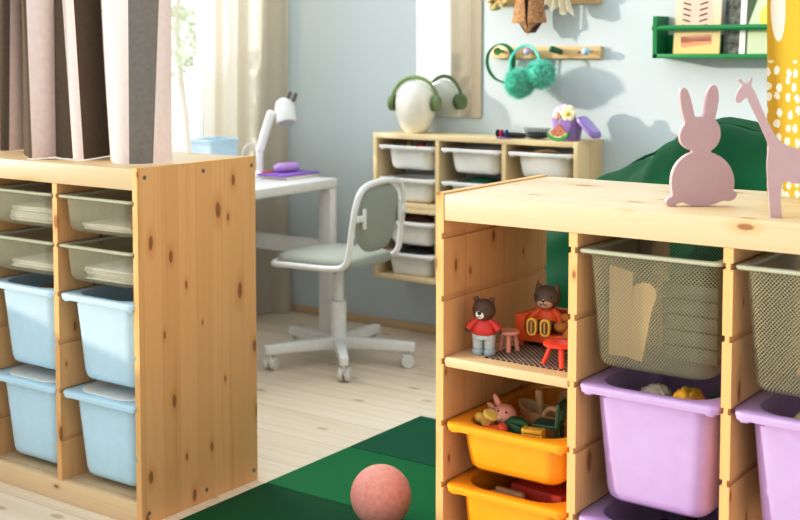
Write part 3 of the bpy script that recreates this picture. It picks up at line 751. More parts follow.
def pompom(c, r, mat, label, seed):
    mb = MB(); fuzzy(mb, (0, 0, r * 0.95), r, 4, 0.12, seed); o = mb.build('pompom', mat, loc=c, smooth=80); tag(o, label, 'pompom', 'pompoms in the lilac bin')
box_fill = plain('dark_brown_cloth', (0.05, 0.03, 0.02), 0.9)
mb = MB(); mb.grid(lambda u, v: (lambda p: (p[0], p[1], p[2] * 2.55))(heap(u, v, s=1)), 20, 20); o = mb.build('folded_cloth', box_fill, loc=(a[0], a[1] + 0.2, a[2] + 0.012)); tag(o, 'dark brown cloth filling the lilac bin under the pompoms', 'cloth')
pompom((a[0] - 0.022, a[1] + 0.105, a[2] + 0.160), 0.033, plain('cream_yarn', (0.70, 0.62, 0.50), 0.95, 0.1, noise=0.2, nscale=300), 'cream woollen pompom in the lilac bin', 11)
pompom((a[0] + 0.045, a[1] + 0.10, a[2] + 0.163), 0.034, plain('mustard_yarn', (0.50, 0.28, 0.03), 0.95, 0.1, noise=0.25, nscale=300), 'mustard woollen pompom in the lilac bin', 12)
pompom((a[0] + 0.088, a[1] + 0.15, a[2] + 0.165), 0.024, plain('green_yarn', (0.06, 0.12, 0.02), 0.95, 0.1, noise=0.25, nscale=300), 'dark green woollen pompom in the lilac bin', 13)
a = Rb(2, 2, 0.23)
mb = MB(); mb.ell((0, 0, 0.04), 0.04, 28, 16); o = mb.build('toy_ball', plain('cream_yellow_ball', (0.80, 0.68, 0.35), 0.4), loc=(a[0] - 0.03, a[1] + 0.11, a[2] + 0.145)); tag(o, 'cream yellow ball in the lilac bin at the right edge', 'ball')
mb = MB(); mb.grid(lambda u, v: (lambda p: (p[0], p[1], p[2] * 2.45))(heap(u, v, s=2)), 16, 16); o = mb.build('folded_cloth', plain('olive_cloth', (0.16, 0.13, 0.03), 0.9), loc=(a[0], a[1] + 0.2, a[2] + 0.012)); tag(o, 'olive cloth under the cream ball in the right lilac bin', 'cloth')
a = Rb(1, 4, 0.23)
mb = MB(); mb.grid(lambda u, v: (lambda p: (p[0], p[1], p[2] * 3.1))(heap(u, v, s=3)), 16, 16); o = mb.build('folded_cloth', plain('patchwork_cloth', (0.10, 0.045, 0.05), 0.9, noise=0.9, nscale=25), loc=(a[0], a[1] + 0.2, a[2] + 0.012)); tag(o, 'dark patterned cloth in the lowest lilac bin', 'cloth')

# ------------------------------------------------------------------ cut-outs on top of the right unit
UZ = 0.9075
lilac_face = plain('dusty_pink_lacquer', (0.46, 0.325, 0.335), 0.5)
def cutout(name, label, cat, loc, rz, pts, ox, oy, k, th, mat):
    P = [((x - ox) * k, (oy - y) * k) for x, y in pts]
    # smooth the outline with one Chaikin pass
    Q = []
    for i in range(len(P)):
        p, q = P[i], P[(i + 1) % len(P)]
        if pts[i][1] >= 488: Q.append((p[0], max(0, p[1]))); continue
        Q += [(0.75 * p[0] + 0.25 * q[0], max(0, 0.75 * p[1] + 0.25 * q[1])), (0.25 * p[0] + 0.75 * q[0], max(0, 0.25 * p[1] + 0.75 * q[1]))]
    mb = MB(); mb.prism(Q, lambda p: (p[0], 0, p[1]), lambda p: (p[0], th, p[1]))
    o = mb.build(name, mat, loc=loc, smooth=30); o.rotation_euler.z = rz
    return tag(o, label, cat)
bun = [(75, 448), (62, 457), (46, 456), (37, 442), (46, 429), (62, 422), (55, 390), (57, 350), (72, 315), (100, 288), (130, 276),
       (105, 268), (86, 250), (80, 225), (86, 200), (99, 183), (91, 160), (84, 130), (79, 95), (80, 74), (90, 65), (102, 71), (112, 93), (122, 130), (128, 164), (145, 161), (160, 163),
       (164, 110), (170, 76), (180, 60), (192, 56), (203, 69), (207, 100), (201, 140), (194, 172), (206, 182), (214, 206), (213, 235), (200, 260), (178, 276),
       (198, 283), (222, 296), (245, 320), (260, 355), (262, 385), (258, 406), (268, 408), (272, 419), (263, 433), (245, 440), (224, 437), (205, 446), (180, 453), (140, 456), (110, 451), (92, 442)]
cutout('rabbit_cutout', 'dusty pink rabbit silhouette standing on the pine unit', 'decoration', (-0.862, 2.245, UZ), 0.63, bun, 160, 456, 0.000572, 0.018, lilac_face)
gir = [(368, 490), (362, 420), (357, 360), (354, 320), (356, 285), (360, 255), (345, 220), (325, 175), (300, 125), (290, 96), (283, 98), (272, 111), (262, 116), (253, 112), (251, 98), (258, 78), (268, 62), (274, 55),
       (264, 48), (258, 40), (262, 33), (271, 38), (277, 50), (289, 50), (294, 44), (298, 30), (305, 30), (304, 45), (300, 58), (312, 75), (330, 120), (355, 175), (375, 215), (400, 245), (440, 262), (486, 268), (512, 282), (522, 310), (518, 400), (516, 490), (478, 490), (480, 420), (474, 376), (440, 378), (404, 366), (398, 420), (405, 490)]
cutout('giraffe_cutout', 'dusty pink giraffe silhouette with long neck at the right edge', 'decoration', (-0.700, 2.168, UZ), 0.40, gir, 386, 490, 0.000535, 0.018, lilac_face)

# ------------------------------------------------------------------ striped curtain over the left unit
pinkcl = plain('pale_pink_curtain', (0.84, 0.70, 0.66), 0.85, 0.15, noise=0.04, nscale=60, transl=0.25)
darkcl = plain('dark_brown_curtain', (0.135, 0.10, 0.07), 0.85, 0.15, noise=0.08, nscale=80, transl=0.25)
greycl = plain('grey_brown_curtain', (0.23, 0.215, 0.195), 0.85, 0.15, noise=0.08, nscale=80, transl=0.12)
SCP = [((-3.30, 2.20), 0.0, 0), ((-3.20, 2.32), 0.0, 1), ((-3.049, 2.268), .007, 0), ((-2.985, 2.269), .006, 1), ((-2.963, 2.284), .019, 0), ((-2.967, 2.348), -.004, 1), ((-2.729, 2.166), -.008, 1),
       ((-2.707, 2.162), -.012, 0), ((-2.691, 2.23), .004, 1), ((-2.604, 2.216), -.033, 0), ((-2.561, 2.216), -.030, 1), ((-2.603, 2.35), -.029, 0), ((-2.418, 2.193), -.009, 0), ((-2.363, 2.194), .005, 2), ((-2.325, 2.241), .030, 0), ((-2.321, 2.306), .005, 0)]
cur = thing('striped_curtain', 'pink and brown striped fabric hanging in folds above the left unit', 'curtain', (-2.7, 2.25, UZ))
def curtain_strip(i):
    (p, lp, mi), (q, lq, _) = SCP[i], SCP[i + 1]
    mb = MB()
    n = Vector((q[1] - p[1], -(q[0] - p[0]), 0)).normalized()
    def fn(u, v):
        z = 0.003 + v * 1.45
        k = z / 0.43
        x0, x1 = p[0] + lp * k, q[0] + lq * k
        wv = 0.004 * math.sin(PI * u) * math.sin(5.0 * z + i * 1.7) + 0.006 * math.sin(PI * u)
        return (x0 + (x1 - x0) * u + n.x * wv + 2.7, p[1] + (q[1] - p[1]) * u + n.y * wv - 2.25, z)
    mb.grid(fn, 8, 30)
    o = mb.build('stripe', (pinkcl, darkcl, greycl)[mi], cur, smooth=60, recalc=False)
    o['label'] = ('pale pink stripe', 'dark brown stripe', 'grey-brown stripe')[mi]
for i in range(len(SCP) - 1): curtain_strip(i)

# ------------------------------------------------------------------ cream window curtain
cream = plain('cream_curtain', (0.78, 0.71, 0.60), 0.9, 0.1, noise=0.03, nscale=120, transl=0.55)
def wavy_curtain(name, label, y0, y1, z0, z1, xc, amp, folds, mat, xtilt=0.0, seed=0):
    rg = random.Random(seed); ph = [rg.uniform(0, 6) for _ in range(4)]
    mb = MB()
    def fn(u, v):
        z = z0 + (z1 - z0) * v
        yy = y0 + (y1 - y0) * u
        w = amp * math.sin(2 * PI * folds * u + ph[0] + 0.25 * math.sin(2.1 * z)) + 0.35 * amp * math.sin(2 * PI * folds * 1.9 * u + ph[1])
        flare = 1 + 0.25 * (1 - v) ** 3
        return (xc + w * flare + xtilt * max(0, 2 * u - 1) ** 1.2 + 0.01 * math.sin(3 * z + ph[2]) * (1 - v), yy + 0.012 * math.cos(2 * PI * folds * u + ph[3]), z)
    mb.grid(fn, 90, 40)
    o = mb.build(name, mat, smooth=80, recalc=False); return tag(o, label, 'curtain')
wavy_curtain('window_curtain', 'cream curtain hanging beside the window behind the desk lamp', 3.875, 4.318, 0.004, 2.42, -3.705, 0.015, 3.2, cream, 0.10, 3)
wavy_curtain('window_curtain', 'beige curtain seen only in the wall mirror', 2.20, 2.86, 0.004, 2.42, -3.655, 0.024, 4.2, plain('beige_curtain', (0.5, 0.43, 0.34), 0.9, 0.1, transl=0.3), 0.0, 5)

# ------------------------------------------------------------------ desk
desk = thing('desk', 'white desk with frame legs beside the window', 'desk', (-3.36, 3.61, 0))
dx0, dx1, dy0, dy1, dz = -0.297, 0.213, -0.50, 0.478, 0.664
mb = MB(); mb.box((dx0, dy0, dz - 0.040), (dx1, dy1, dz), 0.006); mb.build('desktop', white_m, desk)
for ye in (dy0 + 0.002, dy1 - 0.046):
    for xe in (dx0 + 0.002, dx1 - 0.069):
        mb = MB(); mb.box((xe, ye, 0.0), (xe + (0.066 if xe > 0 else 0.044), ye + 0.044, dz - 0.0403), 0.006); mb.build('leg', white_m, desk)
    mb = MB(); mb.box((dx0 + 0.0465, ye + 0.006, 0.335), (dx1 - 0.069, ye + 0.038, 0.40), 0.003); mb.build('crossbar', white_m, desk)
DZ = dz + 0.0003
# lamp
lamp = thing('desk_lamp', 'white desk lamp with jointed arm and round head on the desk', 'lamp', (-3.452, 3.945, DZ))
lamp.scale = (1.1, 1.1, 1.1)
lm = plain('white_lamp_plastic', (0.84, 0.84, 0.83), 0.35)
mb = MB(); mb.lathe([(0.038, 0), (0.041, 0.004), (0.039, 0.012), (0.02, 0.018)], seg=28); mb.build('base', lm, lamp, smooth=50)
mb = MB(); mb.tube([(0.0, 0, 0.012), (0.0, 0.0, 0.115)], 0.013, seg=14); mb.build('lower_arm', lm, lamp)
mb = MB(); mb.tube([(0.0, 0, 0.10), (0.024, 0.038, 0.238)], 0.0175, seg=14); mb.ell((0.0, 0, 0.105), 0.0175); mb.ell((0.024, 0.038, 0.238), 0.0175); mb.tube([(0.024, 0.038, 0.238), (0.055, 0.07, 0.246)], 0.008, seg=10); mb.build('upper_arm', lm, lamp)
hc = Vector((0.060, 0.083, 0.246)); ax = Vector((0.30, -0.22, -0.80)).normalized(); ez = -ax
Mh = Matrix.Translation(hc) @ ez.to_track_quat('Z', 'Y').to_matrix().to_4x4()
mb = MB(); mb.lathe([(0.0375, -0.045), (0.039, -0.042), (0.039, 0.02), (0.034, 0.04), (0.022, 0.052), (0.002, 0.055)], seg=28, M=Mh); h = mb.build('head', lm, lamp, smooth=50)
mb = MB(); mb.lathe([(0.001, -0.0458), (0.034, -0.0458), (0.034, -0.044), (0.001, -0.044)], seg=24, M=Mh); mb.build('diffuser', plain('grey_diffuser', (0.55, 0.55, 0.55), 0.5), h, smooth=50)
for s in (-1, 1):
    rt = Vector((0.8, 0.6, 0)); k = 0.008 if s < 0 else 0.030
    p = hc + rt * k + Vector((0, 0, 0.050 - 0.3 * k)); q = p + rt * 0.010 + Vector((0, 0, 0.026))
    mb = MB(); mb.tube([p, q], 0.0075, seg=12); mb.ell(tuple(q), 0.0075); mb.build('knob', plain('grey_brown_knob', (0.16, 0.13, 0.11), 0.5), h)
mb = MB(); mb.tube([(0, 0, 0.11), (-0.02, -0.03, 0.13), (-0.04, -0.05, 0.10), (-0.05, -0.05, 0.02), (-0.06, -0.06, 0.005)], 0.0025, seg=8, smooth=5); mb.build('cord', lm, lamp)
# blue box on the desk
bx = thing('blue_box', 'pale blue open box on the desk before the window', 'box', (-3.505, 3.725, DZ), 0.0)
bm_ = plain('light_blue_card', (0.55, 0.72, 0.84), 0.6)
mb = MB()
mb.loft([rrect(0.115, 0.16, 0.012, 0.0, -0.08), rrect(0.12, 0.165, 0.014, 0.170, -0.0825), rrect(0.116, 0.161, 0.012, 0.170, -0.0805), rrect(0.111, 0.156, 0.010, 0.003, -0.078)])
mb.build('tub', bm_, bx, smooth=40)
mb = MB(); mb.loft([rrect(0.126, 0.171, 0.016, 0.160, -0.0855), rrect(0.126, 0.171, 0.016, 0.172, -0.0855), rrect(0.112, 0.157, 0.012, 0.172, -0.0785), rrect(0.1205, 0.1655, 0.012, 0.160, -0.0828)], closed=True); mb.build('rim', bm_, bx, smooth=40)
# notebook, folder, pencil case
nb = thing('notebook', 'cream notebook under the purple folder on the desk', 'notebook', (-3.325, 3.985, DZ), 0.05)
mb = MB(); mb.box((-0.07, -0.105, 0), (0.07, 0.105, 0.0018)); mb.box((-0.07, -0.105, 0.0107), (0.07, 0.105, 0.0125)); mb.build('cover', plain('cream_card', (0.74, 0.68, 0.50), 0.6), nb, smooth=0)
mb = MB(); mb.box((-0.068, -0.102, 0.002), (0.068, 0.102, 0.0105)); mb.build('pages', paper_m, nb, smooth=0)
mb = MB(); mb.box((-0.075, -0.115, 0), (0.075, 0.115, 0.008), 0.002); o = mb.build('folder', plain('violet_card', (0.30, 0.14, 0.55), 0.5), loc=(-3.33, 3.985, DZ + 0.013)); o.rotation_euler.z = -0.02
tag(o, 'violet folder on the cream notebook on the desk', 'folder')
pc = thing('pencil_case', 'puffy lilac pencil case lying on the violet folder', 'pencil case', (-3.35, 4.0, DZ + 0.0213), 1.35)
mb = MB(); mb.loft([[(x, y * f, 0.019 + (z - 0.019) * f) for _, y, z in [(0, 0.024 * math.cos(t), 0.019 + 0.019 * math.sin(t)) for t in [2 * PI * k / 20 for k in range(20)]]] for x, f in ((-0.062, 0.25), (-0.058, 0.7), (-0.045, 1), (0, 1.05), (0.045, 1), (0.058, 0.7), (0.062, 0.25))])
mb.build('pouch', plain('lilac_cloth', (0.55, 0.38, 0.72), 0.8, 0.2, bump=0.3), pc, smooth=80)
mb = MB(); mb.tube([(-0.058, 0, 0.034), (-0.03, 0, 0.0395), (0.03, 0, 0.0395), (0.058, 0, 0.034)], 0.0016, seg=8, smooth=4); mb.build('zipper', plain('pink_zip', (0.75, 0.4, 0.65), 0.5), pc)
mb = MB(); mb.tube([(0, 0, 0), (0.0, 0.12, 0)], 0.004, seg=6); o = mb.build('pencil', plain('orange_pencil', (0.85, 0.25, 0.10), 0.45), loc=(-3.392, 3.89, DZ + 0.0253)); tag(o, 'orange pencil on the violet folder', 'pencil')

# ------------------------------------------------------------------ swivel chair
chair = thing('swivel_chair', 'white swivel chair with grey-green seat and back at the desk', 'chair', (-2.863, 3.722, 0), 0.06)
mb = MB()
def seat_loop(z, k):
    P = []
    for i in range(40):
        th = 2 * PI * i / 40
        c, s = math.cos(th), math.sin(th)
        e = 0.55
        x = 0.195 * math.copysign(abs(c) ** e, c); y = 0.185 * math.copysign(abs(s) ** e, s)
        P.append((x * k - 0.015, y * k, z))
    return P
mb.loft([seat_loop(0.392, 0.90), seat_loop(0.398, 0.965), seat_loop(0.410, 0.985), seat_loop(0.424, 0.955), seat_loop(0.434, 0.82), seat_loop(0.439, 0.5), seat_loop(0.440, 0.1)])
mb.build('seat', grey_fab, chair, smooth=60)
# one bent tube: round the seat, up the back
hw = 0.176
half = [(-0.21, 0.0, 0.392), (-0.208, -0.11, 0.392), (-0.175, -0.172, 0.394), (-0.10, -hw - 0.004, 0.396), (0.04, -hw - 0.004, 0.397), (0.115, -hw, 0.401), (0.150, -hw, 0.420), (0.166, -hw, 0.46), (0.176, -hw + 0.002, 0.54), (0.187, -hw + 0.01, 0.625), (0.195, -0.142, 0.682), (0.20, -0.095, 0.706), (0.203, 0.0, 0.713)]
full = half + [(x, -y, z) for x, y, z in reversed(half[1:-1])]
mb = MB(); mb.tube(full, 0.0115, closed=True, seg=12, smooth=6); mb.build('tube_frame', white_m, chair, smooth=80)
# back pad: thick curved shield
mb = MB()
def pad_pt(u, v, off):
    th = 2 * PI * u
    c, s = math.cos(th), math.sin(th)
    y = 0.142 * math.copysign(abs(c) ** 0.62, c) * v; zz = 0.124 * math.copysign(abs(s) ** 0.62, s) * v
    if zz < 0: y *= 1 - 0.25 * (zz / 0.128) ** 2
    x = 0.180 + (zz) * 0.12 + 0.028 * (1 - (y / 0.15) ** 2) * 0.5 - 0.012
    return (x + off, y, 0.572 + zz)
loops = []
for v, off in ((0.15, -0.016), (0.7, -0.015), (0.94, -0.010), (1.0, 0.0), (0.94, 0.010), (0.7, 0.015), (0.15, 0.016)):
    loops.append([pad_pt(i / 40, v, off) for i in range(40)])
mb.loft(loops); mb.build('backrest', grey_fab, chair, smooth=70)
for s in (-1, 1):
    mb = MB(); mb.box((0.192, s * 0.122 - 0.009, 0.545), (0.204, s * 0.122 + 0.009, 0.622), 0.005); mb.box((0.189, s * 0.145 - 0.028, 0.574), (0.201, s * 0.145 + 0.028, 0.598), 0.004)
    mb.build('bracket', white_m, chair)
mb = MB(); mb.lathe([(0.030, 0.085), (0.030, 0.24), (0.029, 0.243), (0.021, 0.244), (0.021, 0.375), (0.05, 0.38), (0.05, 0.391)], seg=24); mb.build('column', white_m, chair, smooth=40)
mb = MB(); mb.cyl((0.02, -0.03, 0.383), (0.06, -0.11, 0.378), 0.004, seg=8); mb.cyl((0.06, -0.11, 0.378), (0.066, -0.122, 0.377), 0.008, seg=10); mb.build('lever', plain('grey_lever', (0.35, 0.35, 0.34), 0.4, metal=0.4), chair)
mb = MB(); mb.lathe([(0.036, 0.060), (0.040, 0.066), (0.040, 0.100), (0.034, 0.108)], seg=24); mb.build('hub', white_m, chair, smooth=40)
for k in range(5):
    an = math.radians(20 + 72 * k)
    c, s = math.cos(an), math.sin(an)
    mb = MB()
    def sec(r, w, z0, z1): return [(r * c - w * s * q, r * s + w * c * q, z) for q, z in ((-1, z0), (1, z0), (1, z1), (-1, z1))]
    mb.loft([sec(0.03, 0.020, 0.060, 0.104), sec(0.17, 0.018, 0.062, 0.101), sec(0.288, 0.016, 0.062, 0.096), sec(0.298, 0.013, 0.064, 0.094)])
    bmesh.ops.bevel(mb.bm, geom=list(mb.bm.edges), offset=0.003, segments=2, profile=0.5, affect='EDGES')
    lg = mb.build('base_arm', white_m, chair)
    ca = an + 0.8 * math.sin(2.3 * k + 0.6); cc, cs = math.cos(ca), math.sin(ca)
    px, py = 0.278 * c, 0.278 * s
    mb = MB()
    ox, oy = px - 0.012 * cc, py - 0.012 * cs
    for sd in (-1, 1):
        mb.cyl((ox - cs * 0.005 * sd, oy + cc * 0.005 * sd, 0.0255), (ox - cs * 0.021 * sd, oy + cc * 0.021 * sd, 0.0255), 0.0252, seg=24)
    mb.cyl((px, py, 0.03), (px, py, 0.063), 0.007, seg=10)
    mb.box((ox - 0.02, oy - 0.004, 0.022), (ox + 0.02, oy + 0.004, 0.052), 0.003, rot=(0, 0, ca))
    mb.build('caster', plain('caster_white', (0.74, 0.73, 0.70), 0.4), chair)

# ------------------------------------------------------------------ mat and ball
MXL, MXR = -2.203, -1.43
mt = thing('folding_mat', 'green folding gym mat lying between the two pine units', 'mat', (MXL, 1.76, 0))
greens = [plain('vinyl_green_%d' % k, c, 0.65, 0.10, bump=0.1) for k, c in enumerate(((0.003, 0.075, 0.024), (0.004, 0.155, 0.045), (0.003, 0.09, 0.038)))]
for k in range(4):
    mb = MB(); mb.box((0, 0.385 * k + 0.001, 0.0), (MXR - MXL, 0.385 * (k + 1) - 0.001, 0.014), 0.004)
    o = mb.build('mat_panel', greens[(1, 0, 1, 2)[k]], mt); o['label'] = ('mid green', 'dark green', 'bright green', 'blue-green')[k] + ' vinyl panel'
bpos = (-1.765, 2.465)
m, nt, N, L, b = nmat('salmon_foam')
tc = N.new('ShaderNodeTexCoord'); nz = N.new('ShaderNodeTexNoise'); nz.inputs['Scale'].default_value = 90; nz.inputs['Detail'].default_value = 3; L.new(tc.outputs['Object'], nz.inputs['Vector'])
L.new(ramp(nt, nz.outputs['Fac'], [(0.3, (0.72, 0.30, 0.26)), (0.7, (0.82, 0.38, 0.33))]), b.inputs['Base Color']); b.inputs['Roughness'].default_value = 0.75
bp = N.new('ShaderNodeBump'); bp.inputs['Strength'].default_value = 0.5; bp.inputs['Distance'].default_value = 0.003; L.new(nz.outputs['Fac'], bp.inputs['Height']); L.new(bp.outputs[0], b.inputs['Normal'])
mb = MB(); mb.ell((0, 0, 0.0765), 0.0765, 40, 24); o = mb.build('ball', m, loc=(*bpos, 0.0142)); tag(o, 'salmon pink foam ball on the green mat', 'ball')

# ------------------------------------------------------------------ wall storage units with white trays
VX, VY, VZ = -2.997, 4.134, 0.257
VD = WY - 0.0005 - VY
VW, VT = 0.93, 0.018
VC = (VW - 4 * VT) / 3
def wall_unit(label, z0):
    t = thing('wall_shelf_unit', label, 'wall unit', (VX, VY, z0), 0)
    H = 0.2995
    for x in (0, VW - VT):
        mb = MB(); mb.box((x, 0, 0), (x + VT, VD, H), 0.0015); mb.build('side_panel', oldpineZ, t)
    for i in (1, 2):
        x = i * (VT + VC); mb = MB(); mb.box((x, 0.001, VT), (x + VT, VD, H - VT)); mb.build('divider', oldpineZ, t, smooth=0)
    mb = MB(); mb.box((VT, 0.001, H - 0.020), (VW - VT, VD, H - 0.0005), 0.001); mb.build('top_panel', oldpineX, t)
    mb = MB(); mb.box((VT, 0.001, 0.0), (VW - VT, VD, 0.018), 0.001); mb.build('bottom_panel', oldpineX, t)
    return t
wall_unit('lower wall-mounted pine unit with white trays, behind the chair', VZ)
wall_unit('upper wall-mounted pine unit with white trays, holding the white head', VZ + 0.30)
VTOP = VZ + 0.60
GW = 'white trays in the wall units'
def vtray_pos(c, zc): return (VX + VT + c * (VT + VC) + VC / 2, VY - 0.006, zc - 0.098)
ROWZ = {(1, 0): VZ + 0.30 + 0.252, (1, 1): VZ + 0.30 + 0.119, (0, 0): VZ + 0.242, (0, 1): VZ + 0.111}
tr0 = make_bin('white_tray', white_p, 0.098, 'white tray under the white head, top row left column', vtray_pos(0, ROWZ[1, 0]), 0, GW, W=0.288, D=0.205, inset=0.030, cat='tray', lip=0.013)
for c, u, r, lab in ((1, 1, 0, 'white tray in the top row, middle column of the wall unit'), (2, 1, 0, 'white tray in the top row, right column of the wall unit'),
                     (0, 1, 1, 'white tray in the second row of the wall unit, beside the chair back'), (1, 1, 1, 'white tray in the second row, middle column, half hidden by the pine unit'),
                     (0, 0, 0, 'white tray in the third row, right of the chair back tube'), (0, 0, 1, 'white tray in the lowest row of the wall units')):
    dup(tr0, vtray_pos(c, ROWZ[u, r]), label=lab)
def tray_lump(name, c, key, col, label, cat, x=0.0, sx=0.045, sy=0.04, h=0.06, y=0.105):
    p = vtray_pos(c, ROWZ[key])
    mb = MB(); fuzzy(mb, (0, 0, h), (sx, sy, h), 3, 0.05, hash(name) % 50 if False else len(label)); o = mb.build(name, plain('tray_' + name + '_%d%d' % key + str(c) + str(x), col, 0.7, noise=0.2, nscale=60), loc=(p[0] + x, p[1] + y, p[2] + 0.012), smooth=80)
    tag(o, label, cat)
tray_lump('toy_bag', 0, (1, 0), (0.75, 0.5, 0.05), 'small yellow toy in the tray under the white head', 'toy', -0.035, 0.015, 0.02, 0.050, 0.09)
tray_lump('toy_purse', 0, (1, 0), (0.70, 0.05, 0.03), 'small red toy in the tray under the white head', 'toy', 0.02, 0.028, 0.022, 0.049, 0.09)
tray_lump('cloth_bundle', 1, (1, 1), (0.01, 0.12, 0.06), 'dark green cloth in the half-hidden white tray', 'cloth', 0.0, 0.092, 0.06, 0.052)
tray_lump('cloth_bundle', 0, (0, 0), (0.16, 0.045, 0.035), 'dark red cloth in the third row white tray', 'cloth', 0.0, 0.092, 0.06, 0.055)
tray_lump('cloth_bundle', 0, (0, 1), (0.015, 0.02, 0.018), 'blackish cloth in the lowest white tray', 'cloth', 0.0, 0.092, 0.06, 0.055)
p = vtray_pos(2, ROWZ[1, 0])
mb = MB(); mb.tube([(-0.05, 0, 0.0), (-0.02, -0.01, 0.008), (0.03, 0.0, 0.012), (0.05, 0.012, 0.005), (0.02, 0.018, 0.004), (-0.03, 0.014, 0.006)], 0.004, seg=8, smooth=4); o = mb.build('straw_twist', plain('straw', (0.6, 0.42, 0.2), 0.8), loc=(p[0], p[1] + 0.05, p[2] + 0.094)); tag(o, 'twist of beige straw on the right-hand white tray', 'craft material')
mb = MB(); mb.grid(lambda u, v: heap(u, v, 0.075, 0.06, 0.075, 4), 14, 14); o = mb.build('paper_bundle', plain('brown_paper', (0.4, 0.25, 0.12), 0.8), loc=(p[0], p[1] + 0.105, p[2] + 0.012)); tag(o, 'brown paper bundle in the top right white tray', 'paper')

# ------------------------------------------------------------------ head form with headphones
hm = thing('display_head', 'smooth white egg-shaped head wearing green headphones', 'display head', (-2.855, 4.235, VTOP), 0.0)
cer = plain('cream_ceramic', (0.82, 0.79, 0.70), 0.22, coat=0.3)
mb = MB(); prof = []
for k in range(25):
    t = 0.5 - 0.5 * math.cos(PI * k / 24); z = 0.212 * t
    q = (z - 0.122) / (0.142 if z < 0.122 else 0.0905)
    prof.append((max(0.084 * max(0.0, 1 - q * q) ** 0.5, 0.002), z))
mb.lathe(prof, seg=40, M=Matrix.Diagonal((1.0, 1.0, 1))); mb.build('head', cer, hm, smooth=70)
hp = thing('headphones', 'olive green headphones on the white head form', 'headphones', (-2.855, 4.235, VTOP), math.radians(12))
olive = plain('olive_green_plastic', (0.20, 0.28, 0.12), 0.45); olive_d = plain('dark_olive_pad', (0.13, 0.20, 0.07), 0.7)
mb = MB(); mb.tube([(0.100 * math.cos(t), -0.01, 0.128 + 0.100 * math.sin(t)) for t in [PI * (k / 24) for k in range(25)]], 0.0085, seg=12, flat=(1.0, 0.45)); mb.build('headband', olive, hp, smooth=60)
for s in (-1, 1):
    mb = MB(); mb.tube([(s * 0.0845, -0.01, 0.122), (s * 0.096, -0.01, 0.122)], 0.033, seg=24); mb.build('ear_pad', olive_d, hp, smooth=40)
    mb = MB(); mb.tube([(s * 0.096, -0.01, 0.122), (s * 0.105, -0.01, 0.122), (s * 0.110, -0.01, 0.122)], lambda t: 0.033 if t < 0.6 else 0.027, seg=24); mb.tube([(s * 0.100, -0.01, 0.150), (s * 0.103, -0.01, 0.125)], 0.007, seg=10); mb.build('ear_cup', olive, hp, smooth=40)
# mirror
m, nt, N, L, b = nmat('mirror_silver'); b.inputs['Metallic'].default_value = 1.0; b.inputs['Roughness'].default_value = 0.02; b.inputs['Base Color'].default_value = (0.80, 0.82, 0.82, 1)
mir = thing('wall_mirror', 'frameless wall mirror with rounded corners behind the white head', 'mirror', (-2.762, WY - 0.006, 0.92))
mb = MB(); pl = [(p[0], p[1]) for p in rrect(0.318, 0.62, 0.014, 0)]
mb.prism(pl, lambda p: (p[0], 0.0, p[1]), lambda p: (p[0], 0.0055, p[1])); mb.build('glass', m, mir, smooth=0)
mb = MB(); pl2 = [(p[0] * 1.012, (p[1] - 0.31) * 1.006 + 0.31) for p in pl]; mb.prism(pl2, lambda p: (p[0], 0.003, p[1]), lambda p: (p[0], 0.0058, p[1])); mb.build('edge', plain('mirror_edge', (0.35, 0.38, 0.37), 0.3), mir, smooth=0)

# ------------------------------------------------------------------ things on the wall unit
br = thing('hairbrush', 'black hairbrush with bristles up on the wall unit', 'hairbrush', (-2.288, 4.205, VTOP + 0.0003), 0.12)
mb = MB(); mb.tube([(-0.15, 0, 0.012), (-0.07, 0, 0.010), (-0.035, 0, 0.011)], lambda t: 0.009 + 0.003 * math.sin(PI * t), seg=12); mb.build('handle', black_p, br)
mb = MB(); mb.ell((0.012, 0, 0.014), (0.052, 0.028, 0.013)); hd = mb.build('head', black_p, br)
for i in range(7):
    for j in range(3):
        x = -0.026 + 0.0125 * i; y = -0.014 + 0.014 * j
        mb = MB(); mb.cyl((x, y, 0.022), (x * 1.25 + 0.0, y * 1.2, 0.043), 0.0018, 0.0013, seg=6); mb.build('bristle', black_p, hd)
for nm, x, c, lab in (('hair_tie', -0.150, (0.02, 0.01, 0.02), 'black hair tie around the end of the hairbrush handle'), ('hair_tie', -0.134, (0.55, 0.02, 0.12), 'crimson hair tie around the hairbrush handle'), ('hair_tie', -0.113, (0.03, 0.09, 0.3), 'dark blue hair tie around the hairbrush handle')):
    mb = MB(); mb.tube([(0, 0.010 * math.cos(t), 0.0115 + 0.010 * math.sin(t)) for t in [2 * PI * k / 16 for k in range(16)]], 0.0055, closed=True, seg=10); c_, s_ = math.cos(0.12), math.sin(0.12)
    o = mb.build(nm, plain('elastic_%s' % lab[:5], c, 0.8), loc=(-2.288 + x * c_, 4.205 + x * s_, VTOP + 0.005)); o.rotation_euler.z = 0.12; tag(o, lab, 'hair tie', 'hair ties on the brush')
mb = MB(); mb.box((-0.03, -0.01, 0), (0.03, 0.012, 0.003), 0.001); o = mb.build('hair_clip', plain('violet_clip', (0.25, 0.12, 0.5), 0.4), loc=(-2.385, 4.150, VTOP + 0.0003)); o.rotation_euler.z = 0.2; tag(o, 'small violet clip in front of the hairbrush', 'hair clip')
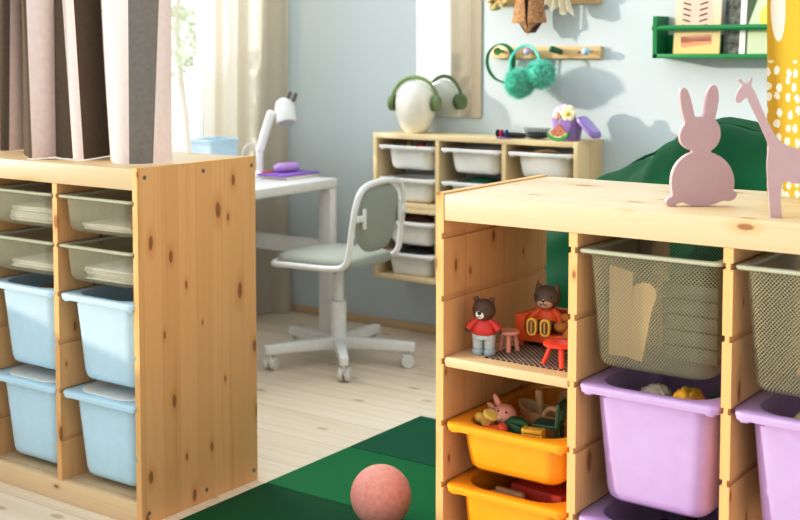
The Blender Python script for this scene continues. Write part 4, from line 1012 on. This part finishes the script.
# violet pot
pot = thing('violet_pot', 'violet tub with pink fluff and a flower on the wall unit', 'pot', (-2.155, 4.225, VTOP + 0.0003), 0)
vp = plain('violet_plastic', (0.34, 0.23, 0.52), 0.4)
mb = MB(); mb.loft([rrect(0.085, 0.07, 0.022, 0, -0.035), rrect(0.112, 0.09, 0.026, 0.082, -0.045), rrect(0.106, 0.084, 0.024, 0.082, -0.042), rrect(0.08, 0.065, 0.02, 0.004, -0.0325)]); mb.build('tub', vp, pot, smooth=50)
mb = MB(); mb.tube([(0.055, -0.03, 0.082), (0.062, 0, 0.086), (0.055, 0.03, 0.082)], 0.005, seg=8, smooth=4); mb.build('hinge', vp, pot)
mb = MB(); fuzzy(mb, (0, 0, 0.0), (0.043, 0.034, 0.042), 4, 0.14, 31); o = mb.build('pink_fluff', plain('pink_fur', (0.75, 0.50, 0.66), 0.95, noise=0.15, nscale=200), loc=(-2.175, 4.235, VTOP + 0.088), smooth=80); tag(o, 'pale pink fluffy ball sticking out of the violet tub', 'fluff ball')
fl = thing('paper_flower', 'cream and yellow paper flower in the violet tub', 'flower', (-2.135, 4.19, VTOP + 0.102))
for k in range(6):
    an = 2 * PI * k / 6; mb = MB(); mb.ell((0.018 * math.cos(an), -0.004, 0.018 * math.sin(an)), (0.016, 0.007, 0.016)); mb.build('petal', plain('cream_petal', (0.85, 0.78, 0.5), 0.8), fl)
mb = MB(); mb.ell((0, -0.010, 0), 0.010); mb.build('centre', plain('yellow_centre', (0.75, 0.6, 0.12), 0.8), fl)
mb = MB(); mb.tube([(0.0, 0, -0.012), (0.0, 0.01, -0.075)], 0.003, seg=8); mb.build('stem', plain('green_stem', (0.15, 0.3, 0.08), 0.7), fl)
mb = MB(); mb.ell((0, 0, 0), (0.014, 0.012, 0.014)); mb.ell((0.0, 0.002, 0.008), (0.0155, 0.013, 0.011)); o = mb.build('doll_head', plain('doll_skin', (0.72, 0.45, 0.35), 0.6), loc=(-2.178, 4.186, VTOP + 0.090)); tag(o, 'tiny peach bead head at the rim of the violet tub', 'toy')
LO = Vector((0.088, -0.01, 0))
mb = MB()
def lidpt(u, v, w): # slanted plate
    return (-0.035 + 0.072 * u + 0.006 * w + LO.x, (v - 0.5) * 0.084 + LO.y, 0.081 - 0.072 * u + 0.010 * w)
P = rrect(1, 1, 0.25, 0)
mb.loft([[lidpt(p[0] + 0.5, p[1], w) for p in rrect(1 * s, 1 * s, 0.25 * s, 0, (1 - s) / 2)] for w, s in ((0, 0.94), (0.2, 1.0), (1.0, 1.0), (1.3, 0.93))]); lid = mb.build('lid', vp, pot, smooth=40); lid['label'] = 'violet lid hanging slanted from the rim'
mb = MB(); mb.loft([[lidpt(p[0] + 0.5, p[1], w) for p in rrect(1 * s, 1 * s, 0.25 * s, 0, (1 - s) / 2)] for w, s in ((1.25, 0.78), (1.6, 0.75))]); mb.build('raised_rib', plain('pale_violet_plastic', (0.42, 0.32, 0.66), 0.4), lid, smooth=40)
wm = thing('watermelon_charm', 'watermelon slice charm leaning on the violet tub', 'charm', (-2.158, 4.152, VTOP + 0.0003), 0)
def fan(r0, r1, a0, a1, n=16): return [(r1 * math.cos(a0 + (a1 - a0) * k / n), r1 * math.sin(a0 + (a1 - a0) * k / n)) for k in range(n + 1)] + ([(r0 * math.cos(a1 - (a1 - a0) * k / n), r0 * math.sin(a1 - (a1 - a0) * k / n)) for k in range(n + 1)] if r0 > 0 else [(0, 0)])
A0, A1 = PI * 1.5 - 0.86, PI * 1.5 + 0.86
for nm, r0, r1, th, c in (('flesh', 0, 0.046, 0.010, (0.42, 0.15, 0.09)), ('pith', 0.046, 0.050, 0.010, (0.55, 0.65, 0.25)), ('rind', 0.050, 0.062, 0.011, (0.02, 0.22, 0.04))):
    mb = MB(); mb.prism(fan(r0, r1, A0, A1), lambda p: (p[0], -0.002 + 0.15 * (p[1] + 0.062) - th / 2, p[1] + 0.0625), lambda p: (p[0], -0.002 + 0.15 * (p[1] + 0.062) + th / 2, p[1] + 0.0625)); mb.build(nm, plain('melon_' + nm, c, 0.6), wm, smooth=0)
for x, z in ((-0.012, 0.034), (0.010, 0.036), (0.0, 0.022), (-0.019, 0.021), (0.020, 0.021)):
    mb = MB(); mb.ell((x, -0.0075 + 0.15 * z, z), (0.002, 0.0012, 0.0035)); mb.build('seed', black_p, wm)
mb = MB(); mb.tube([(0, 0.008, 0.060), (0.002, 0.010, 0.078), (0.0, 0.016, 0.09)], 0.0016, seg=6); mb.build('loop', plain('beige_cord', (0.6, 0.5, 0.38), 0.8), wm)

# ------------------------------------------------------------------ peg rails and dress-up things on the wall
railm = pine('pine_rail', 'X', base=(0.70, 0.50, 0.28), dark=(0.55, 0.35, 0.16), pale=(0.8, 0.62, 0.38), stave=0.3, knot=0.9)
def peg_rail(label, x0, x1, zc, pegs, group):
    t = thing('peg_rail', label, 'peg rail', (x0, WY, zc), 0)
    mb = MB(); mb.box((0, -0.021, -0.024), (x1 - x0, -0.0005, 0.024), 0.002); mb.build('rail', railm, t)
    for x, c, nm, kind in pegs:
        mb = MB()
        if kind == 'ball': mb.tube([(x, -0.020, 0.004), (x, -0.05, 0.004)], 0.007, seg=12); mb.ell((x, -0.054, 0.004), 0.0155)
        else: mb.tube([(x, -0.020, 0.002), (x - 0.012, -0.066, 0.012)], lambda q: 0.0115 + 0.001 * q, seg=14); mb.ell((x - 0.012, -0.066, 0.012), 0.0125)
        p = mb.build('peg', plain('peg_' + nm, c, 0.4), t); p['label'] = nm.replace('_', ' ') + ' peg'
    mb = MB(); mb.cyl((0.385, -0.0212, 0), (0.385, -0.0222, 0), 0.005, seg=12); mb.build('screw', screw_m, t)
    return t
peg_rail('pine peg rail with headband and fluffy earmuffs hanging from it', -2.545, -2.071, 1.187, [(0.045, (0.15, 0.45, 0.15), 'light_green', 'ball'), (0.178, (0.62, 0.5, 0.72), 'lilac', 'ball'), (0.305, (0.01, 0.13, 0.06), 'dark_green', 'stick'), (0.43, (0.36, 0.55, 0.68), 'pale_blue', 'ball')], None)
peg_rail('pine peg rail at the top edge holding the brown bag', -2.545, -2.077, 1.397, [(0.03, (0.75, 0.5, 0.1), 'yellow', 'ball'), (0.165, (0.55, 0.5, 0.7), 'pale_violet', 'ball'), (0.305, (0.7, 0.3, 0.2), 'coral', 'ball'), (0.43, (0.36, 0.55, 0.68), 'pale_blue_upper', 'ball')], None)
# green headband on the first peg
mb = MB()
pts = [(0.02 + 0.0, -0.0, -0.125), (-0.03, -0.005, -0.105), (-0.058, -0.010, -0.06), (-0.055, -0.012, -0.01), (-0.025, -0.012, 0.022), (0.015, -0.012, 0.028), (0.048, -0.010, 0.004), (0.056, -0.006, -0.04), (0.050, 0.0, -0.085)]
mb.tube(pts, 0.016, seg=12, smooth=6, flat=(1.0, 0.22)); o = mb.build('headband', plain('green_satin', (0.01, 0.20, 0.07), 0.45), loc=(-2.478, WY - 0.058, 1.190), smooth=70)
tag(o, 'green satin headband looped over the left peg', 'headband')
# teal fluffy earmuffs
em = thing('earmuffs', 'teal fluffy earmuffs hanging from the lilac peg', 'earmuffs', (-2.350, WY - 0.088, 1.1935), 0)
teal = plain('teal_fur', (0.20, 0.68, 0.56), 0.95, 0.1, noise=0.3, nscale=150, sheen=0.4)
mb = MB(); mb.tube([(-0.078, 0.0, -0.095), (-0.07, 0, -0.03), (-0.045, 0.012, 0.008), (-0.015, 0.018, 0.021), (0.02, 0.012, 0.012), (0.05, 0.0, -0.02), (0.062, 0, -0.06)], 0.0055, seg=10, smooth=6, flat=(1, 0.4)); mb.build('band', plain('teal_band', (0.06, 0.55, 0.45), 0.5), em, smooth=70)
def furball(c, r, seed):
    mb = MB(); rg = random.Random(seed)
    bmesh.ops.create_icosphere(mb.bm, subdivisions=3, radius=r * 0.8, matrix=Matrix.Translation(c))
    for k in range(2200):
        n = Vector((rg.gauss(0, 1), rg.gauss(0, 1), rg.gauss(0, 1))).normalized()
        tp = Vector(c) + n * r * rg.uniform(0.9, 1.2) + Vector((rg.uniform(-1, 1), rg.uniform(-1, 1), rg.uniform(-1, 0.3))) * r * 0.10
        b0 = Vector(c) + n * r * 0.7
        a = n.orthogonal().normalized() * r * 0.035; q = n.cross(a)
        v = [mb.bm.verts.new(b0 + a), mb.bm.verts.new(b0 - a * 0.5 + q * 0.86), mb.bm.verts.new(b0 - a * 0.5 - q * 0.86), mb.bm.verts.new(tp)]
        for f in ((0, 1, 3), (1, 2, 3), (2, 0, 3)): mb.bm.faces.new([v[i] for i in f])
    return mb
furball((-0.022, -0.016, -0.124), 0.060, 3).build('ear_puff', teal, em, smooth=70)
furball((0.064, -0.006, -0.088), 0.057, 4).build('ear_puff', teal, em, smooth=70)
# brown bag shape on the upper rail
bag = thing('dress_up_bag', 'brown textured cloth pouch hanging point-down from the upper rail', 'bag', (-2.348, WY - 0.07, 1.402), 0)
bag.scale = (0.92, 1, 1)
brn = plain('brown_tweed', (0.36, 0.21, 0.11), 0.9, 0.1, noise=0.45, nscale=120, bump=0.4)
brd = plain('dark_brown_lining', (0.09, 0.03, 0.02), 0.9)
def bagside(s):
    mb = MB()
    def fn(u, v):
        # u along height, v across half width
        top, bot = 0.06, -0.156
        z = top + (bot - top) * u
        if u < 0.78: hw_ = 0.036 + 0.046 * u / 0.78
        else: hw_ = 0.082 * (1 - (u - 0.78) / 0.22) + 0.004
        x = s * (0.014 * (1 - u) + hw_ * v * 1.0)
        return (x, -0.022 * math.cos(v * PI / 2) * (1 if u < 0.8 else 0.6) - 0.004, z + (0.0 if u < 0.78 else 0.030 * v))
    mb.grid(fn, 20, 10); return mb
for s in (-1, 1): bagside(s).build('flap', brn, bag, smooth=60)
mb = MB(); mb.grid(lambda u, v: ((v - 0.5) * (0.13 if u > 0.3 else 0.10) * (1 - max(0, u - 0.75) * 2.5), 0.006, 0.06 - 0.20 * u), 10, 6); mb.build('lining', brd, bag, smooth=60)
mb = MB(); mb.tube([(-0.02, 0.0, 0.055), (0, 0.01, 0.075), (0.02, 0.0, 0.055)], 0.005, seg=8, smooth=4); mb.build('loop', brd, bag)
# wreath and tulle at the top edge
wr = thing('hanging_wreath', 'yellow-beige flower wreath at the top edge of the wall', 'wreath', (-2.50, WY - 0.06, 1.43), 0)
rg = random.Random(5)
cols = [(0.62, 0.50, 0.22), (0.42, 0.40, 0.18), (0.70, 0.62, 0.42), (0.5, 0.33, 0.14)]
mb = MB(); mb.tube([(0.045 * math.cos(t), 0, 0.055 * math.sin(t)) for t in [2 * PI * k / 20 for k in range(20)]], 0.006, closed=True, seg=8); mb.build('ring', plain('twig', (0.25, 0.16, 0.08), 0.8), wr)
for k in range(22):
    an = 2 * PI * k / 22; mb = MB(); fuzzy(mb, (0.046 * math.cos(an) + rg.uniform(-.008, .008), rg.uniform(-0.016, 0.0), 0.058 * math.sin(an) + rg.uniform(-.008, .008)), rg.uniform(0.011, 0.017), 2, 0.25, k); mb.build('blossom', plain('blossom_%d' % (k % 4), cols[k % 4], 0.8), wr, smooth=60)
mb = MB(); rg = random.Random(9)
mb.grid(lambda u, v: (0.062 * (v - 0.5) * 2 * (0.6 + 0.4 * u) + 0.02 * u, -0.03 + 0.013 * math.sin(24 * v + 3 * u), 0.09 - 0.155 * u + 0.012 * math.sin(17 * v) - 0.03 * (v - 0.5)), 16, 30)
o = mb.build('hanging_scarf', plain('cream_ruffle', (0.75, 0.70, 0.58), 0.9, transl=0.3), loc=(-2.238, WY - 0.05, 1.41), smooth=70); tag(o, 'cream ruffled cloth hanging from the upper rail', 'cloth')

# ------------------------------------------------------------------ green wall shelf with books
gs = thing('green_wall_shelf', 'green picture shelf with rail on the back wall', 'wall shelf', (-1.826, WY - 0.0005, 1.166), 0)
gpaint = plain('bright_green_paint', (0.005, 0.20, 0.06), 0.4)
GLN, GD = 0.86, 0.105
mb = MB(); mb.box((0.0, -GD, 0.0), (GLN, 0, 0.016), 0.002); mb.build('bottom_board', gpaint, gs)
for x in (0, GLN - 0.016):
    mb = MB(); pl = [(0, 0), (-GD, 0), (-GD, 0.149), (-GD + 0.003, 0.152), (0, 0.152)]
    mb.prism(pl, lambda p: (x, p[0], p[1]), lambda p: (x + 0.016, p[0], p[1])); mb.build('end_panel', gpaint, gs, smooth=30)
mb = MB(); mb.tube([(-0.004, -GD + 0.010, 0.108), (GLN + 0.004, -GD + 0.010, 0.108)], 0.0105, seg=16); mb.build('front_rail', gpaint, gs)
# back strip
mb = MB(); mb.box((0.0165, -0.012, 0.0165), (GLN - 0.0165, -0.001, 0.085), 0.002); mb.build('back_strip', gpaint, gs)
GB = 1.166 + 0.0165
def pbook(name, label, x0, w, h, yb, cover, th=0.012, tilt=0.10, art=None):
    t = thing(name, label, 'book', (x0, yb, GB), 0); t.rotation_euler = (-tilt, 0, 0)
    mb = MB(); mb.box((0, 0, 0), (w, 0.0018, h)); mb.box((0, th - 0.0018, 0), (w, th, h)); mb.build('cover', cover, t, smooth=0)
    mb = MB(); mb.box((0.002, 0.002, 0.002), (w - 0.002, th - 0.002, h - 0.002)); mb.build('pages', paper_m, t, smooth=0)
    if art: art(t)
    return t
def flat(t, name, polys, mat):
    mb = MB()
    for pl in polys: mb.prism(pl, lambda p: (p[0], -0.0006, p[1]), lambda p: (p[0], 0.0, p[1]))
    mb.build(name, mat, t, smooth=0)
def R4(x0, z0, x1, z1): return [(x0, z0), (x1, z0), (x1, z1), (x0, z1)]
def art1(t):
    flat(t, 'picture', [[(0.022, 0.08), (0.145, 0.088), (0.132, 0.20), (0.03, 0.205)]], plain('art_peach', (0.70, 0.48, 0.38), 0.6))
    for k in range(5):
        z = 0.096 + 0.020 * k
        for pl in ([(0.030, z + 0.004), (0.058, z - 0.004), (0.060, z + 0.001), (0.032, z + 0.009)], [(0.092, z - 0.004), (0.122, z + 0.005), (0.121, z + 0.010), (0.091, z + 0.001)]):
            mb = MB(); mb.prism(pl, lambda p: (p[0], -0.0012, p[1]), lambda p: (p[0], -0.0006, p[1])); mb.build('printed_bar', plain('art_black', (0.03, 0.02, 0.02), 0.6), t, smooth=0)
    flat(t, 'salmon_block', [[(0.030, 0.022), (0.142, 0.034), (0.138, 0.07), (0.026, 0.062)]], plain('art_salmon', (0.75, 0.30, 0.16), 0.6))
    flat(t, 'pale_block', [[(0.027, 0.036), (0.140, 0.046), (0.138, 0.068), (0.026, 0.060)]], plain('art_pink', (0.80, 0.45, 0.35), 0.6))
def grad_cover(name, c0, c1, h):
    m, nt, N, L, b = nmat(name)
    tc = N.new('ShaderNodeTexCoord'); sp = N.new('ShaderNodeSeparateXYZ'); L.new(tc.outputs['Object'], sp.inputs[0])
    L.new(ramp(nt, mnode(nt, 'DIVIDE', sp.outputs[2], h), [(0.0, c0), (1.0, c1)]), b.inputs['Base Color']); b.inputs['Roughness'].default_value = 0.5
    return m
BY = WY - 0.085
pbook('picture_book', 'yellow-beige picture book with dark ladder bars on its cover', -1.757, 0.170, 0.235, BY, grad_cover('cover_yellow', (0.64, 0.53, 0.20), (0.72, 0.60, 0.50), 0.235), art=art1)
pbook('dark_book', 'dark mottled book between the two bright picture books', -1.577, 0.056, 0.225, BY + 0.014, plain('cover_dark', (0.09, 0.10, 0.085), 0.5, noise=0.9, nscale=45))
def art2(t):
    egg = [(0.03 + 0.115 + 0.10 * math.cos(2 * PI * k / 28), 0.125 + 0.072 * math.sin(2 * PI * k / 28)) for k in range(28)]
    flat(t, 'yellow_shape', [egg], plain('art_yellow', (0.80, 0.66, 0.12), 0.6))
    for cx, cz, r in ((0.108, 0.128, 0.009), (0.116, 0.085, 0.005)):
        pl = [(cx + r * math.cos(2 * PI * k / 14), cz + 1.35 * r * math.sin(2 * PI * k / 14)) for k in range(14)]
        mb = MB(); mb.prism(pl, lambda p: (p[0], -0.0012, p[1]), lambda p: (p[0], -0.0006, p[1])); mb.build('blue_spot', plain('art_blue', (0.01, 0.015, 0.16), 0.6), t, smooth=0)
    flat(t, 'dark_spine', [R4(0.0005, 0.0, 0.006, 0.235)], plain('art_spine', (0.06, 0.1, 0.06), 0.6))
    flat(t, 'dark_wedge', [[(0.006, 0.10), (0.05, 0.235), (0.006, 0.235)]], plain('art_spine', (0.06, 0.1, 0.06), 0.6))
pbook('white_book', 'thin white book standing next to the dark mottled book', -1.518, 0.020, 0.24, BY + 0.004, plain('cover_white', (0.78, 0.78, 0.74), 0.5))
pbook('picture_book', 'pale green picture book with a yellow shape and blue dots', -1.495, 0.22, 0.235, BY, plain('cover_pale_green', (0.52, 0.62, 0.40), 0.5, noise=0.08, nscale=10), art=art2)

# ------------------------------------------------------------------ green beanbag behind the right unit
def beanbag():
    t = thing('beanbag', 'large dark green fabric beanbag behind the right pine unit', 'beanbag', (-0.98, 3.10, 0), 0)
    gf = plain('dark_green_satin', (0.001, 0.085, 0.026), 0.6, 0.12, noise=0.05, nscale=15)
    mb = MB()
    prof = [(-0.75, 0.45), (-0.68, 0.66), (-0.60, 0.81), (-0.52, 0.850), (-0.43, 0.874), (-0.345, 0.907), (-0.285, 0.945), (-0.244, 0.993), (-0.18, 1.018), (-0.117, 1.018), (-0.05, 0.995), (0.1, 0.95), (0.3, 0.84), (0.55, 0.65)]
    def top(x):
        for (a, b), (c, d) in zip(prof, prof[1:]):
            if a <= x <= c:
                k = (x - a) / (c - a); k = k * k * (3 - 2 * k) * 0.6 + k * 0.4
                return b + (d - b) * k
        return 0.55
    def fn(u, v):
        x = -0.72 + 1.25 * u
        th = PI * v            # front floor -> over the top -> back floor
        H = top(x) * (1 if 0.04 < u < 0.96 else 0.85)
        edge = (1 - (2 * u - 1) ** 6) ** 0.5
        dy = 0.43 * edge
        y = -dy * math.copysign(abs(math.cos(th)) ** 0.75, math.cos(th))
        z = H * max(0.0, math.sin(th)) ** 0.55 * (0.35 + 0.65 * edge)
        crease = 0.010 * math.sin(22 * x + 9 * z + 3 * math.sin(7 * x)) + 0.008 * math.sin(40 * z - 13 * x) * (1 if z > 0.5 else 0.4)
        y += crease * (1 if z > 0.02 else 0)
        z += 0.012 * math.sin(14 * x - 6 * y * 3) * math.sin(th) ** 2
        zb = 0.03 * min(1, max(0, (-0.40 - x) / 0.05)) if x < -0.40 else 0.001
        return (x, y, max(zb, z))
    mb.grid(fn, 90, 70)
    mb.build('cover', gf, t, smooth=80)
    mb = MB()
    mb.tube([Vector(fn(u, 0.5)) + Vector((0, -0.02, 0.004)) for u in [0.08 + 0.84 * k / 40 for k in range(41)]], 0.004, seg=8); mb.build('piping', gf, t, smooth=60)
beanbag()

# ------------------------------------------------------------------ yellow spotted curtain at the right
def yellow_mat():
    m, nt, N, L, b = nmat('yellow_spotted_cloth')
    uv = N.new('ShaderNodeUVMap'); vo = N.new('ShaderNodeTexVoronoi'); vo.voronoi_dimensions = '2D'; vo.inputs['Scale'].default_value = 1.0; vo.inputs['Randomness'].default_value = 0.55
    mp = N.new('ShaderNodeMapping'); mp.inputs['Scale'].default_value = (42, 36, 1); L.new(uv.outputs[0], mp.inputs[0])
    nz = N.new('ShaderNodeTexNoise'); nz.inputs['Scale'].default_value = 2.2; L.new(mp.outputs[0], nz.inputs['Vector'])
    add = N.new('ShaderNodeVectorMath'); add.operation = 'ADD'
    sc = N.new('ShaderNodeVectorMath'); sc.operation = 'SCALE'; sc.inputs['Scale'].default_value = 0.35; L.new(nz.outputs['Color'], sc.inputs[0])
    L.new(mp.outputs[0], add.inputs[0]); L.new(sc.outputs[0], add.inputs[1]); L.new(add.outputs[0], vo.inputs['Vector'])
    spot = maprange(nt, vo.outputs['Distance'], 0.33, 0.29)
    sp = N.new('ShaderNodeSeparateXYZ'); L.new(uv.outputs[0], sp.inputs[0])
    # spots only below; long leaf drops higher up
    low = maprange(nt, sp.outputs[1], 0.275, 0.268)
    lu = mnode(nt, 'SUBTRACT', mnode(nt, 'FRACT', mnode(nt, 'DIVIDE', mnode(nt, 'ADD', sp.outputs[0], 0.030), 0.11)), 0.5)
    lv = mnode(nt, 'DIVIDE', mnode(nt, 'SUBTRACT', sp.outputs[1], 0.375), 0.068)
    le = mnode(nt, 'ADD', mnode(nt, 'MULTIPLY', mnode(nt, 'MULTIPLY', lu, lu), 36.0), mnode(nt, 'MULTIPLY', lv, lv))
    leaf = maprange(nt, le, 1.0, 0.85)
    sp2 = mnode(nt, 'MAXIMUM', mnode(nt, 'MULTIPLY', spot, low), leaf)
    col = mixc(nt, sp2, (0.52, 0.325, 0.026), (0.72, 0.66, 0.54))
    L.new(col, b.inputs['Base Color']); b.inputs['Roughness'].default_value = 0.85
    t = N.new('ShaderNodeBsdfTranslucent'); L.new(col, t.inputs['Color']); mx = N.new('ShaderNodeMixShader'); mx.inputs[0].default_value = 0.15
    L.new(b.outputs[0], mx.inputs[1]); L.new(t.outputs[0], mx.inputs[2]); L.new(mx.outputs[0], N['Material Output'].inputs['Surface'])
    return m
mb = MB()
lay = mb.bm.loops.layers.uv.verify()
nu, nv = 60, 30
V = []
for i in range(nu + 1):
    s = i / nu * 0.62
    row = []
    for j in range(nv + 1):
        z = 0.002 + 1.35 * j / nv
        x = 0.0 + s * 0.80 - 0.022 * z * (1 - s)
        y = 0.016 * math.sin(s * 26 + 0.6) + 0.006 * math.sin(s * 47 + z * 2)
        row.append((mb.bm.verts.new((x, y, z)), (s, z)))
    V.append(row)
for i in range(nu):
    for j in range(nv):
        q = (V[i][j], V[i + 1][j], V[i + 1][j + 1], V[i][j + 1])
        f = mb.bm.faces.new([a[0] for a in q])
        for lp, a in zip(f.loops, q): lp[lay].uv = a[1]
o = mb.build('spotted_curtain', yellow_mat(), loc=(-0.815, 2.455, UZ), smooth=80, recalc=False)
tag(o, 'yellow fabric with white spots hanging behind the giraffe', 'curtain')

# ------------------------------------------------------------------ garden outside the window
def leafy(name, label, cat, loc, blobs, n, leaf, mat, trunk=None, kind=None, seed=1):
    t = thing(name, label, cat, loc) if trunk else None
    rg = random.Random(seed); mb = MB()
    for _ in range(n):
        c, r = rg.choice(blobs)
        d = Vector((rg.gauss(0, 1), rg.gauss(0, 1), rg.gauss(0, 1))).normalized() * rg.uniform(0.4, 1.0) ** 0.5
        p = Vector(c) + Vector((d.x * r[0], d.y * r[1], d.z * r[2]))
        a = Vector((rg.gauss(0, 1), rg.gauss(0, 1), rg.gauss(0, 1))).normalized(); b = a.orthogonal().normalized()
        l = leaf * rg.uniform(0.7, 1.3)
        vs = [mb.bm.verts.new(p - a * l), mb.bm.verts.new(p + b * l * 0.5), mb.bm.verts.new(p + a * l), mb.bm.verts.new(p - b * l * 0.5)]
        mb.bm.faces.new(vs)
    if trunk:
        mb.build('foliage', mat, t, smooth=0, recalc=False)
        m2 = MB(); m2.tube(trunk, lambda q: 0.03 - 0.015 * q, seg=10, smooth=4); m2.build('trunk', plain('tree_bark', (0.66, 0.57, 0.50), 0.9), t)
        return t
    o = mb.build(name, mat, loc=loc, smooth=0, recalc=False); tag(o, label, cat, kind=kind); return o
leafm = plain('haze_paled_leaf', (0.62, 0.68, 0.52), 0.6, noise=0.4, nscale=6, transl=0.4)  # washed-out window haze is put into this pale leaf colour
leafy('garden_tree', 'slender green tree outside the window, leaves paled to look hazy', 'tree', (-5.4, 5.45, -0.1), [((-0.1, 0.0, 1.75), (0.3, 0.22, 0.4)), ((0.05, -0.1, 1.35), (0.2, 0.2, 0.22)), ((0.0, 0.05, 2.4), (0.4, 0.4, 0.5))], 1500, 0.022, leafm, trunk=[(0, 0, 0), (0.02, 0.03, 0.7), (-0.03, 0.0, 1.4), (0.02, 0.05, 2.2)], seed=4)
leafy('shade_hedge', 'unseen green hedge added to shade the lower back wall', 'hedge', (-4.35, 3.0, 0), [((0.0, -0.45 + 0.3 * k, 0.66), (0.18, 0.24, 0.66 + 0.05 * math.sin(2.3 * k))) for k in range(5)], 5200, 0.045, plain('hedge_leaf', (0.16, 0.28, 0.10), 0.6, noise=0.3, nscale=6), kind='stuff', seed=8)  # out of view; added to keep direct sun off the lower back wall
mb = MB(); mb.box((-12, -4, -0.35), (-3.9, 12, -0.1)); o = mb.build('garden_ground', plain('pale_gravel', (0.62, 0.60, 0.52), 0.9, noise=0.2, nscale=20), smooth=0); o['kind'] = 'structure'

# ------------------------------------------------------------------ light
w = bpy.data.worlds.new('World'); SC.world = w; w.use_nodes = True
nt = w.node_tree; bg = nt.nodes['Background']
tc = nt.nodes.new('ShaderNodeTexCoord'); sp = nt.nodes.new('ShaderNodeSeparateXYZ'); nt.links.new(tc.outputs['Generated'], sp.inputs[0])
rp = ramp(nt, sp.outputs[2], [(0.0, (1.0, 0.98, 0.95)), (0.35, (0.97, 0.99, 1.0)), (1.0, (0.86, 0.94, 1.0))])
nt.links.new(rp, bg.inputs[0])
# the sky is brighter on the sun's side
glow = maprange(nt, sp.outputs[0], 0.3, -1.0, 1.15, 2.4); nt.links.new(glow, bg.inputs[1])
sun = bpy.data.lights.new('sun', 'SUN'); sun.energy = 3.7; sun.angle = math.radians(1.2); sun.color = (1.0, 0.90, 0.75)
so = bpy.data.objects.new('sun', sun); COL.objects.link(so)
d = Vector((1.9, 1.0, -0.34)); so.rotation_euler = d.to_track_quat('-Z', 'Y').to_euler(); so.location = (-8, -1, 3)

al = bpy.data.lights.new('added_corner_fill', 'AREA'); al.shape = 'RECTANGLE'; al.size = 1.7; al.size_y = 1.6; al.energy = 115; al.color = (0.97, 0.985, 1.0)  # added fill lamp, high outside the view, to brighten the back-left corner
ao = bpy.data.objects.new('added_corner_fill', al); COL.objects.link(ao); ao.location = (-4.75, 3.25, 2.55)
ao.rotation_euler = Vector((1.0, 0.10, -0.72)).to_track_quat('-Z', 'Y').to_euler()
# ------------------------------------------------------------------ camera
cam = bpy.data.cameras.new('camera'); co = bpy.data.objects.new('camera', cam); COL.objects.link(co); SC.camera = co
yaw, pit, roll, f = math.radians(36.4227), math.radians(3.8831), math.radians(0.1283), 1241.59
co.location = (0, 0, 1.2064)
R = Matrix.Rotation(yaw, 3, 'Z') @ Matrix.Rotation(PI / 2 - pit, 3, 'X') @ Matrix.Rotation(-roll, 3, 'Z')
co.rotation_euler = R.to_euler()
cam.sensor_fit = 'HORIZONTAL'; cam.sensor_width = 36; cam.lens = f * 36 / 800
cam.shift_x = (400 - 362.74) / 800; cam.shift_y = (131.98 - 260) / 800
cam.clip_start = 0.05
cam.dof.use_dof = True; cam.dof.focus_distance = 2.75; cam.dof.aperture_fstop = 5.0
SC.view_settings.view_transform = 'Standard'; SC.view_settings.look = 'None'
SC.view_settings.use_curve_mapping = True
_cm = SC.view_settings.curve_mapping; _c = _cm.curves[3]
_c.points.new(0.22, 0.185); _c.points.new(0.72, 0.765); _cm.update()
SC.view_settings.exposure = 0.04; SC.view_settings.gamma = 1.0
